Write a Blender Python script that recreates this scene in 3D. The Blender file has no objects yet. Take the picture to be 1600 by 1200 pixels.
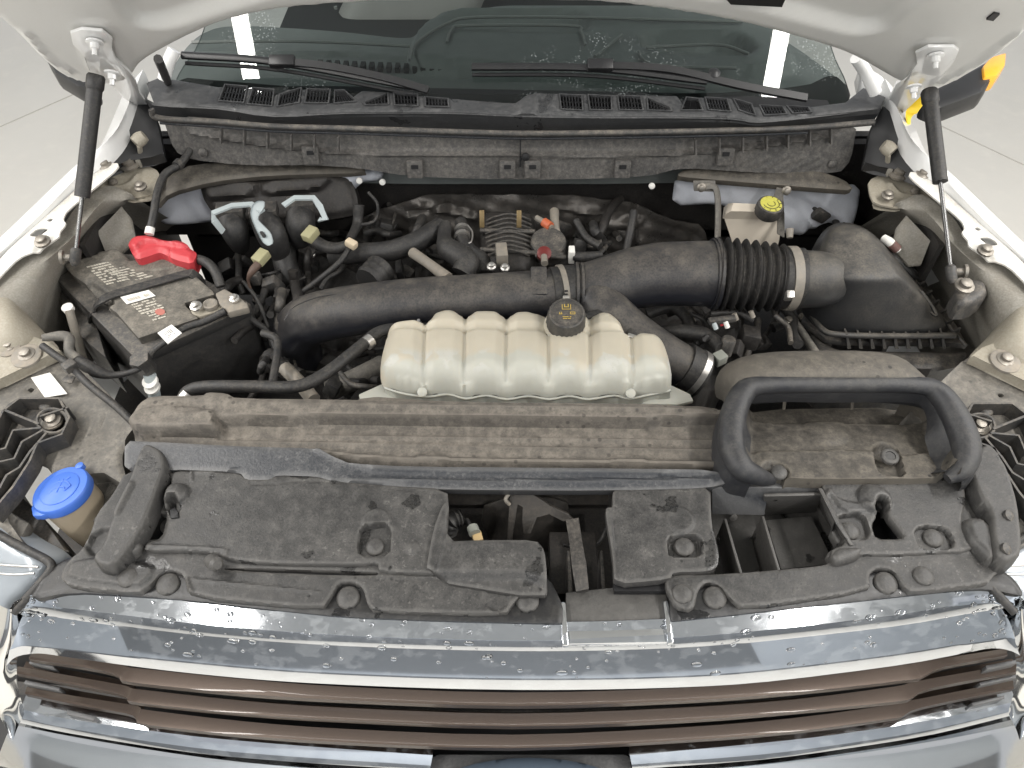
import bpy, bmesh, math, random
import numpy as np
from mathutils import Vector, Matrix
random.seed(7)
rng = np.random.default_rng(5)
S = bpy.context.scene
COL = S.collection
# ------------------------------------------------------------------ camera
CAM = Vector((0.0, -0.40, 0.97)); PITCH = math.radians(50); FPX = 1200.0
cd = bpy.data.cameras.new('camera'); cam = bpy.data.objects.new('camera', cd); COL.objects.link(cam)
cam.location = CAM; cam.rotation_euler = (math.radians(90) - PITCH, 0, 0)
cd.sensor_width = 36; cd.lens = 36 * FPX / 1600; cd.clip_start = 0.02; cd.clip_end = 200
S.camera = cam
FW = Vector((0, math.cos(PITCH), -math.sin(PITCH))); UP = Vector((0, math.sin(PITCH), math.cos(PITCH)))
# ------------------------------------------------------------------ world and lamps
w = bpy.data.worlds.new('World'); S.world = w; w.use_nodes = True
bg = w.node_tree.nodes['Background']; bg.inputs[0].default_value = (0.92, 0.95, 1.0, 1); bg.inputs[1].default_value = 0.66
def area(name, loc, rot, sx, sy, power, col=(1, .97, .93)):
    l = bpy.data.lights.new(name, 'AREA'); l.shape = 'RECTANGLE'; l.size = sx; l.size_y = sy; l.energy = power; l.color = col
    o = bpy.data.objects.new(name, l); COL.objects.link(o); o.location = loc; o.rotation_euler = [math.radians(a) for a in rot]; return o
for k, x in enumerate((-1.55, 1.55)):
    area('ceiling_lamp', (x, -0.4, 2.05), (0, 0, 0), 0.11, 3.6, 80)
area('ceiling_lamp', (0.0, -2.3, 2.05), (-25, 0, 0), 3.0, 0.15, 60)
area('ceiling_lamp', (-2.6, 0.6, 1.3), (0, -65, 0), 0.3, 2.2, 36)
area('ceiling_lamp', (2.6, 0.6, 1.3), (0, 65, 0), 0.3, 2.2, 36)
S.view_settings.view_transform = 'Standard'; S.view_settings.look = 'None'; S.view_settings.exposure = 0.0
# ------------------------------------------------------------------ placing helpers
def ray(px, py):
    return FW + Vector((1, 0, 0)) * ((px - 800) / FPX) - UP * ((py - 600) / FPX)
def P(px, py, z):
    d = ray(px, py); return CAM + d * ((z - CAM.z) / d.z)
def Q(px, py, y):
    d = ray(px, py); return CAM + d * ((y - CAM.y) / d.y)
class Fr:
    def __init__(s, o, ex, ey):
        s.o = Vector(o); s.ex = Vector(ex).normalized(); ez = s.ex.cross(Vector(ey)).normalized(); s.ez = ez; s.ey = ez.cross(s.ex)
    def loc(s, px, py):
        d = ray(px, py); t = (s.o - CAM).dot(s.ez) / d.dot(s.ez); p = CAM + d * t - s.o
        return (p.dot(s.ex), p.dot(s.ey))
    def w(s, x, y, z=0):
        return s.o + s.ex * x + s.ey * y + s.ez * z
    def at(s, px, py, z=0):
        x, y = s.loc(px, py); return s.w(x, y, z)
def flat(z): return Fr((0, 0, z), (1, 0, 0), (0, 1, 0))
def fr3(a, b, c):
    a, b, c = P(*a), P(*b), P(*c); return Fr(a, b - a, c - a)
# ------------------------------------------------------------------ object helpers
WL = {}
def link(name, me, mat, parent=None, origin=None):
    o = bpy.data.objects.new(name, me); COL.objects.link(o)
    if mat is not None: me.materials.clear(); me.materials.append(mat)
    n = len(me.vertices)
    co = np.empty(n * 3, np.float32); me.vertices.foreach_get('co', co); co = co.reshape(-1, 3)
    c = np.array([(co[:, 0].min() + co[:, 0].max()) / 2, (co[:, 1].min() + co[:, 1].max()) / 2, co[:, 2].min()]) if origin is None else np.array(origin)
    co = co - c; me.vertices.foreach_set('co', co.astype(np.float32).ravel()); me.update()
    L = Vector([float(v) for v in c]); WL[o.name] = L
    if parent is not None:
        o.parent = parent; o.location = L - WL[parent.name]
    else: o.location = L
    return o
def smooth(me, ang=40):
    me.polygons.foreach_set('use_smooth', [True] * len(me.polygons))
    me.set_sharp_from_angle(angle=math.radians(ang))
def pd(name, v, f, mat, parent=None, sm=40):
    me = bpy.data.meshes.new(name); me.from_pydata([tuple(p) for p in v], [], f); me.validate()
    if sm: smooth(me, sm)
    return link(name, me, mat, parent)
def frombm(name, bm, mat, parent=None, sm=40):
    bmesh.ops.recalc_face_normals(bm, faces=bm.faces)
    me = bpy.data.meshes.new(name); bm.to_mesh(me); bm.free()
    if sm: smooth(me, sm)
    return link(name, me, mat, parent)
def tag(o, label=None, cat=None, group=None, kind=None):
    if label: o['label'] = label
    if cat: o['category'] = cat
    if group: o['group'] = group
    if kind: o['kind'] = kind
    return o
def thing(name, loc, label, cat, group=None):
    o = bpy.data.objects.new(name, None); COL.objects.link(o); o.location = loc; o.empty_display_size = .05
    WL[o.name] = Vector(loc); return tag(o, label, cat, group)
def part(name, parent, label=None):
    pass
def catmull(pts, n, closed=False):
    pts = [np.array(p, float) for p in pts]
    if len(pts) == 2 and not closed: return [pts[0] + (pts[1] - pts[0]) * i / n for i in range(n + 1)]
    m = len(pts); out = []
    segs = m if closed else m - 1
    for i in range(segs):
        if closed: p0, p1, p2, p3 = pts[i - 1], pts[i], pts[(i + 1) % m], pts[(i + 2) % m]
        else:
            p1, p2 = pts[i], pts[i + 1]; p0 = pts[i - 1] if i else 2 * p1 - p2; p3 = pts[i + 2] if i + 2 < m else 2 * p2 - p1
        for k in range(n):
            t = k / n
            out.append(.5 * ((2 * p1) + (-p0 + p2) * t + (2 * p0 - 5 * p1 + 4 * p2 - p3) * t * t + (-p0 + 3 * p1 - 3 * p2 + p3) * t ** 3))
    if not closed: out.append(pts[-1])
    return out
def tube_geo(pts, r, segs=12, n=6, flatk=1.0, rf=None, cap=True):
    """pts: world points; r: radius or one per point; rf: radius factor by running index"""
    if not isinstance(r, (list, tuple)): r = [r] * len(pts)
    q = catmull([list(p) + [ra] for p, ra in zip(pts, r)], n)
    c = [Vector(a[:3]) for a in q]; rr = [a[3] for a in q]
    N = len(c); V = []; F = []; up = None
    for i in range(N):
        t = (c[min(i + 1, N - 1)] - c[max(i - 1, 0)]).normalized()
        if up is None: up = Vector((0, 0, 1)) if abs(t.z) < .9 else Vector((0, 1, 0))
        s = t.cross(up)
        if s.length < 1e-6: s = t.orthogonal()
        s.normalize(); up = s.cross(t).normalized()
        R = rr[i] * (rf(i, N) if rf else 1)
        for k in range(segs):
            a = 2 * math.pi * k / segs
            V.append(c[i] + s * (math.cos(a) * R) + up * (math.sin(a) * R * flatk))
    for i in range(N - 1):
        for k in range(segs):
            a = i * segs + k; b = i * segs + (k + 1) % segs
            F.append((a, b, b + segs, a + segs))
    if cap: F.append(tuple(range(segs))[::-1]); F.append(tuple(range((N - 1) * segs, N * segs)))
    return V, F
def W3(pts): return [P(*p) if isinstance(p, tuple) else Vector(p) for p in pts]
def tube(name, pts, r, mat, parent=None, **k):
    V, F = tube_geo(W3(pts), r, **k); return pd(name, V, F, mat, parent, 50)
def ribbon(name, pts, wd, th, mat, parent=None, n=5, up=(0, 0, 1), smoothing=True):
    pts = W3(pts); q = [Vector(a) for a in catmull(pts, n)] if smoothing else pts
    V = []; F = []; N = len(q); U = Vector(up)
    for i in range(N):
        t = (q[min(i + 1, N - 1)] - q[max(i - 1, 0)]).normalized(); s = t.cross(U).normalized(); u = s.cross(t)
        for a, b in ((-1, 0), (1, 0), (1, -1), (-1, -1)): V.append(q[i] + s * (a * wd / 2) + u * (b * th))
    for i in range(N - 1):
        for k in range(4):
            a = i * 4 + k; b = i * 4 + (k + 1) % 4; F.append((a, b, b + 4, a + 4))
    F += [(3, 2, 1, 0), tuple(range(4 * N - 4, 4 * N))]
    return pd(name, V, F, mat, parent, 30)
def lathe(name, c, ax, prof, mat, parent=None, segs=28, ribs=0, ribd=0, ang=35):
    c = Vector(c); ax = Vector(ax).normalized(); s = ax.orthogonal().normalized(); u = ax.cross(s)
    V = []; F = []
    for (r, h, *rb) in prof:
        for k in range(segs):
            a = 2 * math.pi * k / segs; R = r
            if rb and k % 2: R = r - rb[0]
            V.append(c + ax * h + s * (math.cos(a) * R) + u * (math.sin(a) * R))
    for i in range(len(prof) - 1):
        for k in range(segs):
            a = i * segs + k; b = i * segs + (k + 1) % segs; F.append((a, b, b + segs, a + segs))
    F.append(tuple(range(segs))[::-1]); F.append(tuple(range(len(V) - segs, len(V))))
    return pd(name, V, F, mat, parent, ang)
def prism(name, pts, thick, mat, parent=None, z=None, bev=.002, dirn=(0, 0, -1), seg=2):
    W = [P(p[0], p[1], z) if len(p) == 2 else P(*p) for p in pts] if not isinstance(pts[0], Vector) else pts
    d = Vector(dirn).normalized() * thick
    bm = bmesh.new(); a = [bm.verts.new(p) for p in W]; b = [bm.verts.new(p + d) for p in W]; n = len(W)
    bm.faces.new(a); bm.faces.new(b[::-1])
    for i in range(n): bm.faces.new((a[i], b[i], b[(i + 1) % n], a[(i + 1) % n]))
    if bev: bmesh.ops.bevel(bm, geom=list(bm.edges), offset=bev, segments=seg, affect='EDGES', clamp_overlap=True, profile=.5)
    return frombm(name, bm, mat, parent)
def box(name, c, size, mat, parent=None, rot=(0, 0, 0), bev=.002, seg=2):
    bm = bmesh.new(); bmesh.ops.create_cube(bm, size=1)
    from mathutils import Euler
    M = Euler([math.radians(a) for a in rot]).to_matrix().to_4x4(); M.translation = Vector(c)
    for v in bm.verts: v.co = M @ Vector((v.co.x * size[0], v.co.y * size[1], v.co.z * size[2]))
    if bev: bmesh.ops.bevel(bm, geom=list(bm.edges), offset=bev, segments=seg, affect='EDGES', clamp_overlap=True, profile=.5)
    return frombm(name, bm, mat, parent)
def loft(name, rings, mat, parent=None, closed=True, caps=True, sub=0, ang=45, thick=0):
    V = [Vector(p) for r in rings for p in r]; n = len(rings[0]); F = []
    for i in range(len(rings) - 1):
        for k in range(n if closed else n - 1):
            a = i * n + k; b = i * n + (k + 1) % n; F.append((a, b, b + n, a + n))
    if caps and closed: F.append(tuple(range(n))[::-1]); F.append(tuple(range(len(V) - n, len(V))))
    bm = bmesh.new(); vs = [bm.verts.new(p) for p in V]
    for f in F:
        try: bm.faces.new([vs[i] for i in f])
        except ValueError: pass
    bmesh.ops.recalc_face_normals(bm, faces=bm.faces)
    if sub: 
        me = bpy.data.meshes.new('t'); bm.to_mesh(me); bm.free(); o = bpy.data.objects.new('t', me); COL.objects.link(o)
        m = o.modifiers.new('s', 'SUBSURF'); m.levels = sub; m.render_levels = sub
        dg = bpy.context.evaluated_depsgraph_get(); me2 = bpy.data.meshes.new_from_object(o.evaluated_get(dg)); me2.name = name
        bpy.data.objects.remove(o); bpy.data.meshes.remove(me); smooth(me2, 60); return link(name, me2, mat, parent)
    return frombm(name, bm, mat, parent, ang)
# ------------------------------------------------------------------ relief sheets: an outline filled by a fine grid with pressed shapes, own thickness
def chaikin(p, k):
    p = np.array(p, float)
    for _ in range(k):
        q = np.roll(p, -1, 0); p = np.stack([p * .8 + q * .2, p * .2 + q * .8], 1).reshape(-1, 2)
    return p
def seginfo(X, poly, closed=True):
    A = poly if closed else poly[:-1]; B = np.roll(poly, -1, 0) if closed else poly[1:]
    best = np.full(len(X), 1e9); near = np.zeros_like(X); ins = np.zeros(len(X), bool)
    for a, b in zip(A, B):
        d = b - a; L = d @ d + 1e-12; t = np.clip(((X - a) @ d) / L, 0, 1); c = a + t[:, None] * d
        ds = np.hypot(*(X - c).T); m = ds < best; best[m] = ds[m]; near[m] = c[m]
        if closed and a[1] != b[1]:
            cr = ((a[1] > X[:, 1]) != (b[1] > X[:, 1])) & (X[:, 0] < (b[0] - a[0]) * (X[:, 1] - a[1]) / (b[1] - a[1]) + a[0]); ins ^= cr
    return best, near, ins
def sstep(x): x = np.clip(x, 0, 1); return x * x * (3 - 2 * x)
def relief(name, fr, outline, mat, parent=None, feats=(), holes=(), thick=.004, res=.004, infl=None, ck=1, zf=None, sm=50, warp=0, edge=0):
    if isinstance(fr, (int, float)): fr = flat(fr)
    L = lambda pl: chaikin([fr.loc(*p) for p in pl], ck)
    out = L(outline); hs = [L(h) for h in holes]
    lo = out.min(0) - res; hi = out.max(0) + res; nx = int((hi[0] - lo[0]) / res) + 2; ny = int((hi[1] - lo[1]) / res) + 2
    gx = lo[0] + np.arange(nx) * res; gy = lo[1] + np.arange(ny) * res
    cx, cy = np.meshgrid(gx[:-1] + res / 2, gy[:-1] + res / 2); C = np.stack([cx.ravel(), cy.ravel()], 1)
    keep = seginfo(C, out)[2]
    for h in hs: keep &= ~seginfo(C, h)[2]
    keep = keep.reshape(ny - 1, nx - 1)
    vx, vy = np.meshgrid(gx, gy); X = np.stack([vx.ravel(), vy.ravel()], 1)
    cnt = np.zeros((ny, nx), int)
    for a in (0, 1):
        for b in (0, 1): cnt[a:ny - 1 + a, b:nx - 1 + b] += keep
    cnt = cnt.ravel(); used = cnt > 0
    polys = [out] + hs
    best = np.full(len(X), 1e9); near = X.copy()
    U = np.where(used)[0]
    for pl in polys:
        b, n_, _ = seginfo(X[U], pl); m = b < best[U]; best[U[m]] = b[m]; near[U[m]] = n_[m]
    bd = used & (cnt < 4) & (best < res * 1.2); X[bd] = near[bd]; best[bd] = 0
    Z = np.zeros(len(X))
    if infl: h, r = infl; d = np.clip(best / r, 0, 1); Z += h * np.sqrt(np.clip(1 - (1 - d) ** 2, 0, 1))
    if edge: Z -= edge * (1 - sstep(best / (abs(edge) * 1.6)))
    XU = X[U]
    for f in feats:
        if f[0] == 'p':
            pl = L(f[1]); b, _, i_ = seginfo(XU, pl); sd = np.where(i_, b, -b); Z[U] += f[2] * sstep(sd / max(f[3] * .7, res * 1.8) + .5)
        elif f[0] == 'l':
            pl = np.array([fr.loc(*p) for p in f[1]]); 
            if len(pl) > 2: pl = np.array(catmull(pl, 4))
            b, _, _ = seginfo(XU, pl, False); Z[U] += f[3] * sstep(1 - b / f[2] + .25)
        elif f[0] == 'c':
            c = np.array(fr.loc(f[1], f[2])); b = np.hypot(*(XU - c).T); Z[U] += f[4] * sstep((f[3] - b) / f[5] + .5)
        elif f[0] == 'd':
            c = np.array(fr.loc(f[1], f[2])); b = np.hypot(*(XU - c).T); Z[U] += f[4] * np.sqrt(np.clip(1 - (b / f[3]) ** 2, 0, 1))
    if zf: Z[U] += zf(XU[:, 0], XU[:, 1])
    if warp:
        ph = rng.uniform(0, 6, 6)
        Z[U] += warp * (np.sin(XU[:, 0] * 31 + ph[0]) * np.sin(XU[:, 1] * 43 + ph[1]) + .5 * np.sin(XU[:, 0] * 97 + XU[:, 1] * 60 + ph[2]) * np.sin(XU[:, 1] * 111 - XU[:, 0] * 40 + ph[3]))
    idx = -np.ones(len(X), int); idx[U] = np.arange(len(U)); n = len(U)
    o_, ex, ey, ez = [np.array(v) for v in (fr.o, fr.ex, fr.ey, fr.ez)]
    T = o_ + XU[:, :1] * ex + XU[:, 1:] * ey + Z[U][:, None] * ez
    ii, jj = np.where(keep); g = lambda i, j: idx[i * nx + j]
    quad = np.stack([g(ii, jj), g(ii, jj + 1), g(ii + 1, jj + 1), g(ii + 1, jj)], 1)
    E = {}
    kp = np.pad(keep, 1); sk = []
    for di, dj, a, b in ((-1, 0, (0, 0), (0, 1)), (0, 1, (0, 1), (1, 1)), (1, 0, (1, 1), (1, 0)), (0, -1, (1, 0), (0, 0))):
        m = keep & ~kp[1 + di:kp.shape[0] - 1 + di, 1 + dj:kp.shape[1] - 1 + dj]
        i2, j2 = np.where(m); sk.append(np.stack([g(i2 + a[0], j2 + a[1]), g(i2 + b[0], j2 + b[1])], 1))
    sk = np.concatenate(sk); bv = np.unique(sk); bi = -np.ones(n, int); bi[bv] = np.arange(len(bv)) + n
    Bt = T[bv] - ez * thick
    skq = np.stack([sk[:, 1], sk[:, 0], bi[sk[:, 0]], bi[sk[:, 1]]], 1)
    VV = np.concatenate([T, Bt]); FF = np.concatenate([quad, skq])
    me = bpy.data.meshes.new(name); me.vertices.add(len(VV)); me.vertices.foreach_set('co', VV.astype(np.float32).ravel())
    me.loops.add(len(FF) * 4); me.polygons.add(len(FF)); me.loops.foreach_set('vertex_index', FF.astype(np.int32).ravel())
    me.polygons.foreach_set('loop_start', np.arange(len(FF), dtype=np.int32) * 4)
    me.update(calc_edges=True); me.validate(); smooth(me, sm)
    return link(name, me, mat, parent)
# ------------------------------------------------------------------ materials
def nt(name):
    m = bpy.data.materials.new(name); m.use_nodes = True; t = m.node_tree; return m, t, t.nodes['Principled BSDF']
def N(t, typ, **k):
    n = t.nodes.new(typ)
    for a, b in k.items():
        if a == 'ins':
            for i, v in b.items(): n.inputs[i].default_value = v
        else: setattr(n, a, b)
    return n
def lk(t, a, b): t.links.new(a, b)
def noise(t, co, sc, det=4, rough=.6):
    n = N(t, 'ShaderNodeTexNoise', ins={'Scale': sc, 'Detail': det, 'Roughness': rough}); lk(t, co, n.inputs['Vector']); return n.outputs['Fac']
def ramp(t, f, a, b):
    n = N(t, 'ShaderNodeMapRange', ins={'From Min': a, 'From Max': b}); n.interpolation_type = 'SMOOTHSTEP'; lk(t, f, n.inputs['Value']); return n.outputs[0]
def mth(t, op, a, b=None):
    n = N(t, 'ShaderNodeMath', operation=op)
    for i, v in enumerate((a, b)):
        if v is None: continue
        if isinstance(v, (int, float)): n.inputs[i].default_value = v
        else: lk(t, v, n.inputs[i])
    return n.outputs[0]
def mixc(t, f, a, b):
    n = N(t, 'ShaderNodeMix', data_type='RGBA')
    if isinstance(f, (int, float)): n.inputs[0].default_value = f
    else: lk(t, f, n.inputs[0])
    for i, v in ((6, a), (7, b)):
        if isinstance(v, tuple): n.inputs[i].default_value = v + (1,)
        else: lk(t, v, n.inputs[i])
    return n.outputs[2]
def coord(t): return N(t, 'ShaderNodeTexCoord').outputs['Object']
def dusty(name, base, dust=(.26, .215, .165), amt=.5, rough=.5, bump=.25, spots=0, sc=9, metal=0, up=.65, fine=280, wet=0, coat=0, speck=0):
    """a surface that dirt has settled on, patchy, more on what faces up"""
    m, t, b = nt(name); co = coord(t)
    n1 = noise(t, co, sc, 5, .62); n2 = noise(t, co, sc * 7, 4, .6); n3 = noise(t, co, fine, 2, .7)
    ge = N(t, 'ShaderNodeNewGeometry'); sp = N(t, 'ShaderNodeSeparateXYZ'); lk(t, ge.outputs['Normal'], sp.inputs[0])
    nz = N(t, 'ShaderNodeMapRange', ins={'From Min': -.2, 'From Max': .95, 'To Min': 1 - up, 'To Max': 1}); lk(t, sp.outputs[2], nz.inputs[0])
    f = mth(t, 'ADD', mth(t, 'MULTIPLY', n1, .55), mth(t, 'MULTIPLY', n2, .45)); f = mth(t, 'ADD', mth(t, 'MULTIPLY', f, .68), mth(t, 'MULTIPLY', n3, .32)); f = ramp(t, f, .52 - amt * .38, .98 - amt * .38)
    f = mth(t, 'MULTIPLY', f, nz.outputs[0]); f = mth(t, 'MULTIPLY', f, ramp(t, n3, .0, .5)); f = mth(t, 'MULTIPLY', f, min(1, .45 + amt * .6))
    dc = mixc(t, ramp(t, n2, .3, .75), tuple(c * .72 for c in dust), tuple(min(1, c * 1.18) for c in dust))
    c = mixc(t, f, base, dc)
    if speck:
        s1 = mth(t, 'MULTIPLY', ramp(t, noise(t, co, 150, 3, .7), .56, .68), ramp(t, n1, .40, .62)); s2 = ramp(t, noise(t, co, 900, 2, .8), .60, .72)
        c = mixc(t, mth(t, 'MULTIPLY', mth(t, 'MAXIMUM', s1, s2), speck), c, tuple(min(1, x * 1.5) for x in dust))
        s3 = ramp(t, noise(t, co, 3.2, 3, .5), .54, .64); c = mixc(t, mth(t, 'MULTIPLY', s3, .45), c, tuple(x * 1.15 for x in base))
        c = mixc(t, mth(t, 'MULTIPLY', ramp(t, ge.outputs['Pointiness'], .505, .56), .5), c, dust)
    if spots:
        v = N(t, 'ShaderNodeTexVoronoi', ins={'Scale': 55}); lk(t, co, v.inputs['Vector'])
        s = mth(t, 'MULTIPLY', ramp(t, v.outputs['Distance'], .22, .12), ramp(t, noise(t, co, 6, 2), .5, .6)); s = mth(t, 'MULTIPLY', s, spots)
        c = mixc(t, s, c, tuple(x * .5 for x in base))
    if wet:
        ww = ramp(t, noise(t, co, 22, 3, .5), .64, .66); ww = mth(t, 'MULTIPLY', ww, wet); c = mixc(t, ww, c, tuple(x * .45 for x in base))
    lk(t, c, b.inputs['Base Color'])
    r = N(t, 'ShaderNodeMapRange', ins={'To Min': rough, 'To Max': .92}); lk(t, f, r.inputs[0]); ro = r.outputs[0]
    if wet: ro = mth(t, 'SUBTRACT', ro, mth(t, 'MULTIPLY', ww, .4))
    lk(t, ro, b.inputs['Roughness'])
    b.inputs['Metallic'].default_value = metal; b.inputs['Coat Weight'].default_value = coat
    if bump:
        bp = N(t, 'ShaderNodeBump', ins={'Strength': bump, 'Distance': .0012}); lk(t, mth(t, 'ADD', mth(t, 'MULTIPLY', n3, .5), n2), bp.inputs['Height']); lk(t, bp.outputs[0], b.inputs['Normal'])
    return m
def simple(name, col, rough=.5, metal=0, emit=0, coat=0, var=.12, sc=40):
    m, t, b = nt(name); co = coord(t)
    c = mixc(t, noise(t, co, sc, 4), tuple(x * (1 - var) for x in col), tuple(min(1, x * (1 + var)) for x in col)); lk(t, c, b.inputs['Base Color'])
    b.inputs['Roughness'].default_value = rough; b.inputs['Metallic'].default_value = metal; b.inputs['Coat Weight'].default_value = coat
    return m
DUST = (.27, .235, .19); TAN = (.36, .29, .21)
M = {}
M['plastic'] = dusty('black_plastic', (.030, .031, .033), DUST, .52, .42, .35, spots=.3)
M['plastic_front'] = dusty('shield_plastic', (.024, .024, .0245), (.112, .107, .100), .60, .36, .7, sc=7, wet=.7, speck=.6)
M['plastic_lip'] = dusty('lip_plastic', (.015, .015, .016), (.085, .08, .07), .30, .34, .3, sc=8, wet=.6)
M['plastic_blue'] = dusty('cool_black_plastic', (.026, .029, .035), (.15, .148, .146), .38, .36, .4, sc=20, speck=.3)
M['plastic_tan'] = dusty('dust_covered_plastic', (.05, .046, .042), (.185, .165, .14), .85, .5, .4, up=.55, spots=.6, speck=.3)
M['plastic_snork'] = dusty('duct_plastic', (.034, .032, .030), (.155, .138, .113), .70, .45, .4, up=.6, spots=.9, speck=.35)
M['rim'] = dusty('duct_rim_rubber', (.020, .021, .025), (.11, .105, .095), .5, .46, .3, up=.6)
M['duct'] = dusty('intake_plastic', (.018, .019, .024), (.135, .12, .10), .70, .30, .35, up=1.25, sc=5)
M['airbox'] = dusty('airbox_plastic', (.024, .025, .027), (.155, .138, .112), .66, .38, .3, up=1.15, sc=5)
M['rubber'] = dusty('hose_rubber', (.020, .020, .021), (.13, .117, .098), .42, .5, .3, sc=20)
M['bellow'] = dusty('bellows_rubber', (.015, .015, .016), (.125, .11, .092), .55, .55, .3, up=.9, sc=20)
M['dark'] = dusty('grimy_black', (.020, .019, .019), (.09, .078, .065), .5, .5, .5, sc=30)
M['deep'] = simple('deep_black', (.010, .010, .011), .6)
M['wiper'] = simple('wiper_black', (.016, .016, .017), .38, var=.3)
M['neck'] = simple('dusty_neck_plastic', (.50, .42, .31), .45, var=.12, sc=20)
M['cowl'] = dusty('cowl_plastic', (.035, .036, .038), (.14, .138, .135), .42, .42, .3, sc=14, wet=.5)
M['cowlwall'] = dusty('cowl_wall_plastic', (.045, .045, .046), (.17, .158, .143), .75, .5, .6, up=.2, sc=18)
M['white'] = simple('white_paint', (.78, .78, .77), .28, coat=.6, var=.03, sc=5)
M['hood'] = dusty('hood_underside_paint', (.66, .655, .63), (.5, .47, .42), .25, .42, .12, sc=8)
M['fenderin'] = dusty('dusty_white_paint', (.70, .69, .65), (.36, .31, .25), .45, .4, .2, sc=9, up=.3)
M['apron'] = dusty('dusty_apron_paint', (.31, .296, .262), (.16, .143, .115), .70, .5, .25, sc=7, up=.2, spots=.5)
M['apron_y'] = dusty('yellowed_dusty_paint', (.38, .35, .285), (.22, .19, .145), .6, .5, .25, sc=9, up=.3)
M['firewall'] = dusty('shaded_white_paint', (.56, .585, .64), (.38, .38, .38), .35, .4, .1, sc=7, up=.2)  # white body paint, the bluish tone of its shade put into the colour
M['steel'] = dusty('grey_plated_steel', (.22, .205, .18), (.32, .27, .21), .62, .45, .3, sc=12)
M['bracket'] = dusty('dull_grey_panel', (.10, .097, .09), (.215, .197, .17), .75, .5, .4, sc=10, spots=.6)
M['bolt'] = dusty('bolt_steel', (.28, .26, .23), (.22, .18, .14), .45, .35, .2, metal=.6, sc=60)
M['zinc'] = simple('bright_clamp_steel', (.62, .60, .57), .32, .85, sc=200)
M['red'] = simple('red_plastic', (.50, .048, .058), .42, var=.15, sc=90)
M['darkred'] = simple('dark_red_cap', (.14, .018, .016), .4)
M['blue'] = simple('blue_cap_plastic', (.06, .16, .58), .4, var=.08, sc=60)
M['yellow'] = simple('yellow_tag_plastic', (.85, .60, .03), .4)
M['lightblue'] = simple('pale_lever_plastic', (.42, .47, .48), .45, var=.08)
M['label'] = simple('white_label', (.80, .79, .75), .6, var=.05, sc=70)
M['print'] = simple('pale_print', (.50, .47, .40), .7, var=.2, sc=300)
M['ink'] = simple('black_ink', (.03, .03, .03), .7)
M['redprint'] = simple('red_print', (.42, .15, .12), .7)
M['gold'] = simple('yellow_zinc_bracket', (.20, .145, .07), .45, .5)
M['conn'] = simple('olive_connector', (.36, .34, .20), .5)
M['conn_grey'] = simple('grey_connector', (.25, .26, .23), .5)
M['amber'] = simple('amber_lens', (.9, .42, .03), .2, coat=.5)
M['batt'] = dusty('battery_black', (.032, .032, .033), (.21, .185, .15), .55, .42, .35, up=1.0, sc=16)
M['batt_top'] = dusty('battery_top_dusty', (.045, .044, .042), (.225, .203, .168), .72, .5, .4, sc=8)
M['brake_body'] = simple('cream_reservoir', (.60, .54, .455), .42, var=.08, sc=20)
M['capyellow'] = simple('yellow_cap_print', (.55, .52, .10), .5, var=.3, sc=180)
M['foil'] = dusty('insulation_foil', (.10, .095, .09), (.15, .13, .11), .5, .25, 1.0, sc=9, metal=.5, up=.3)
M['lens'] = None
# chrome with dried water marks and drops
def chrome(name, tint=(.58, .60, .63), stains=1.0):
    m, t, b = nt(name); co = coord(t)
    mp = N(t, 'ShaderNodeMapping'); mp.inputs['Scale'].default_value = (1.5, 2.4, 2.6); lk(t, co, mp.inputs[0]); cc = mp.outputs[0]
    n1 = noise(t, cc, 24, 5, .6); n2 = noise(t, cc, 5, 2); st = ramp(t, mth(t, 'ADD', mth(t, 'MULTIPLY', n1, .7), mth(t, 'MULTIPLY', n2, .35)), .53, .60)
    st = mth(t, 'MULTIPLY', st, stains * .25)
    c = mixc(t, st, tint, (.70, .73, .75)); lk(t, c, b.inputs['Base Color'])
    lk(t, mth(t, 'SUBTRACT', 1, mth(t, 'MULTIPLY', st, .35)), b.inputs['Metallic'])
    r = N(t, 'ShaderNodeMapRange', ins={'To Min': .07, 'To Max': .15}); lk(t, st, r.inputs[0]); lk(t, r.outputs[0], b.inputs['Roughness'])
    v = N(t, 'ShaderNodeTexVoronoi', ins={'Scale': 75}); lk(t, co, v.inputs['Vector'])
    dr = mth(t, 'MULTIPLY', ramp(t, v.outputs['Distance'], .3, .1), ramp(t, noise(t, co, 12, 2), .52, .62))
    h = mth(t, 'MULTIPLY', dr, 1.0)
    return m
M['chrome'] = chrome('chrome_water_marks'); M['chrome_clean'] = chrome('chrome_plain', (.74, .74, .73), .2)
M['brown'] = simple('brown_metallic_paint', (.066, .047, .036), .36, .5, coat=.25, var=.2, sc=700)
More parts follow.
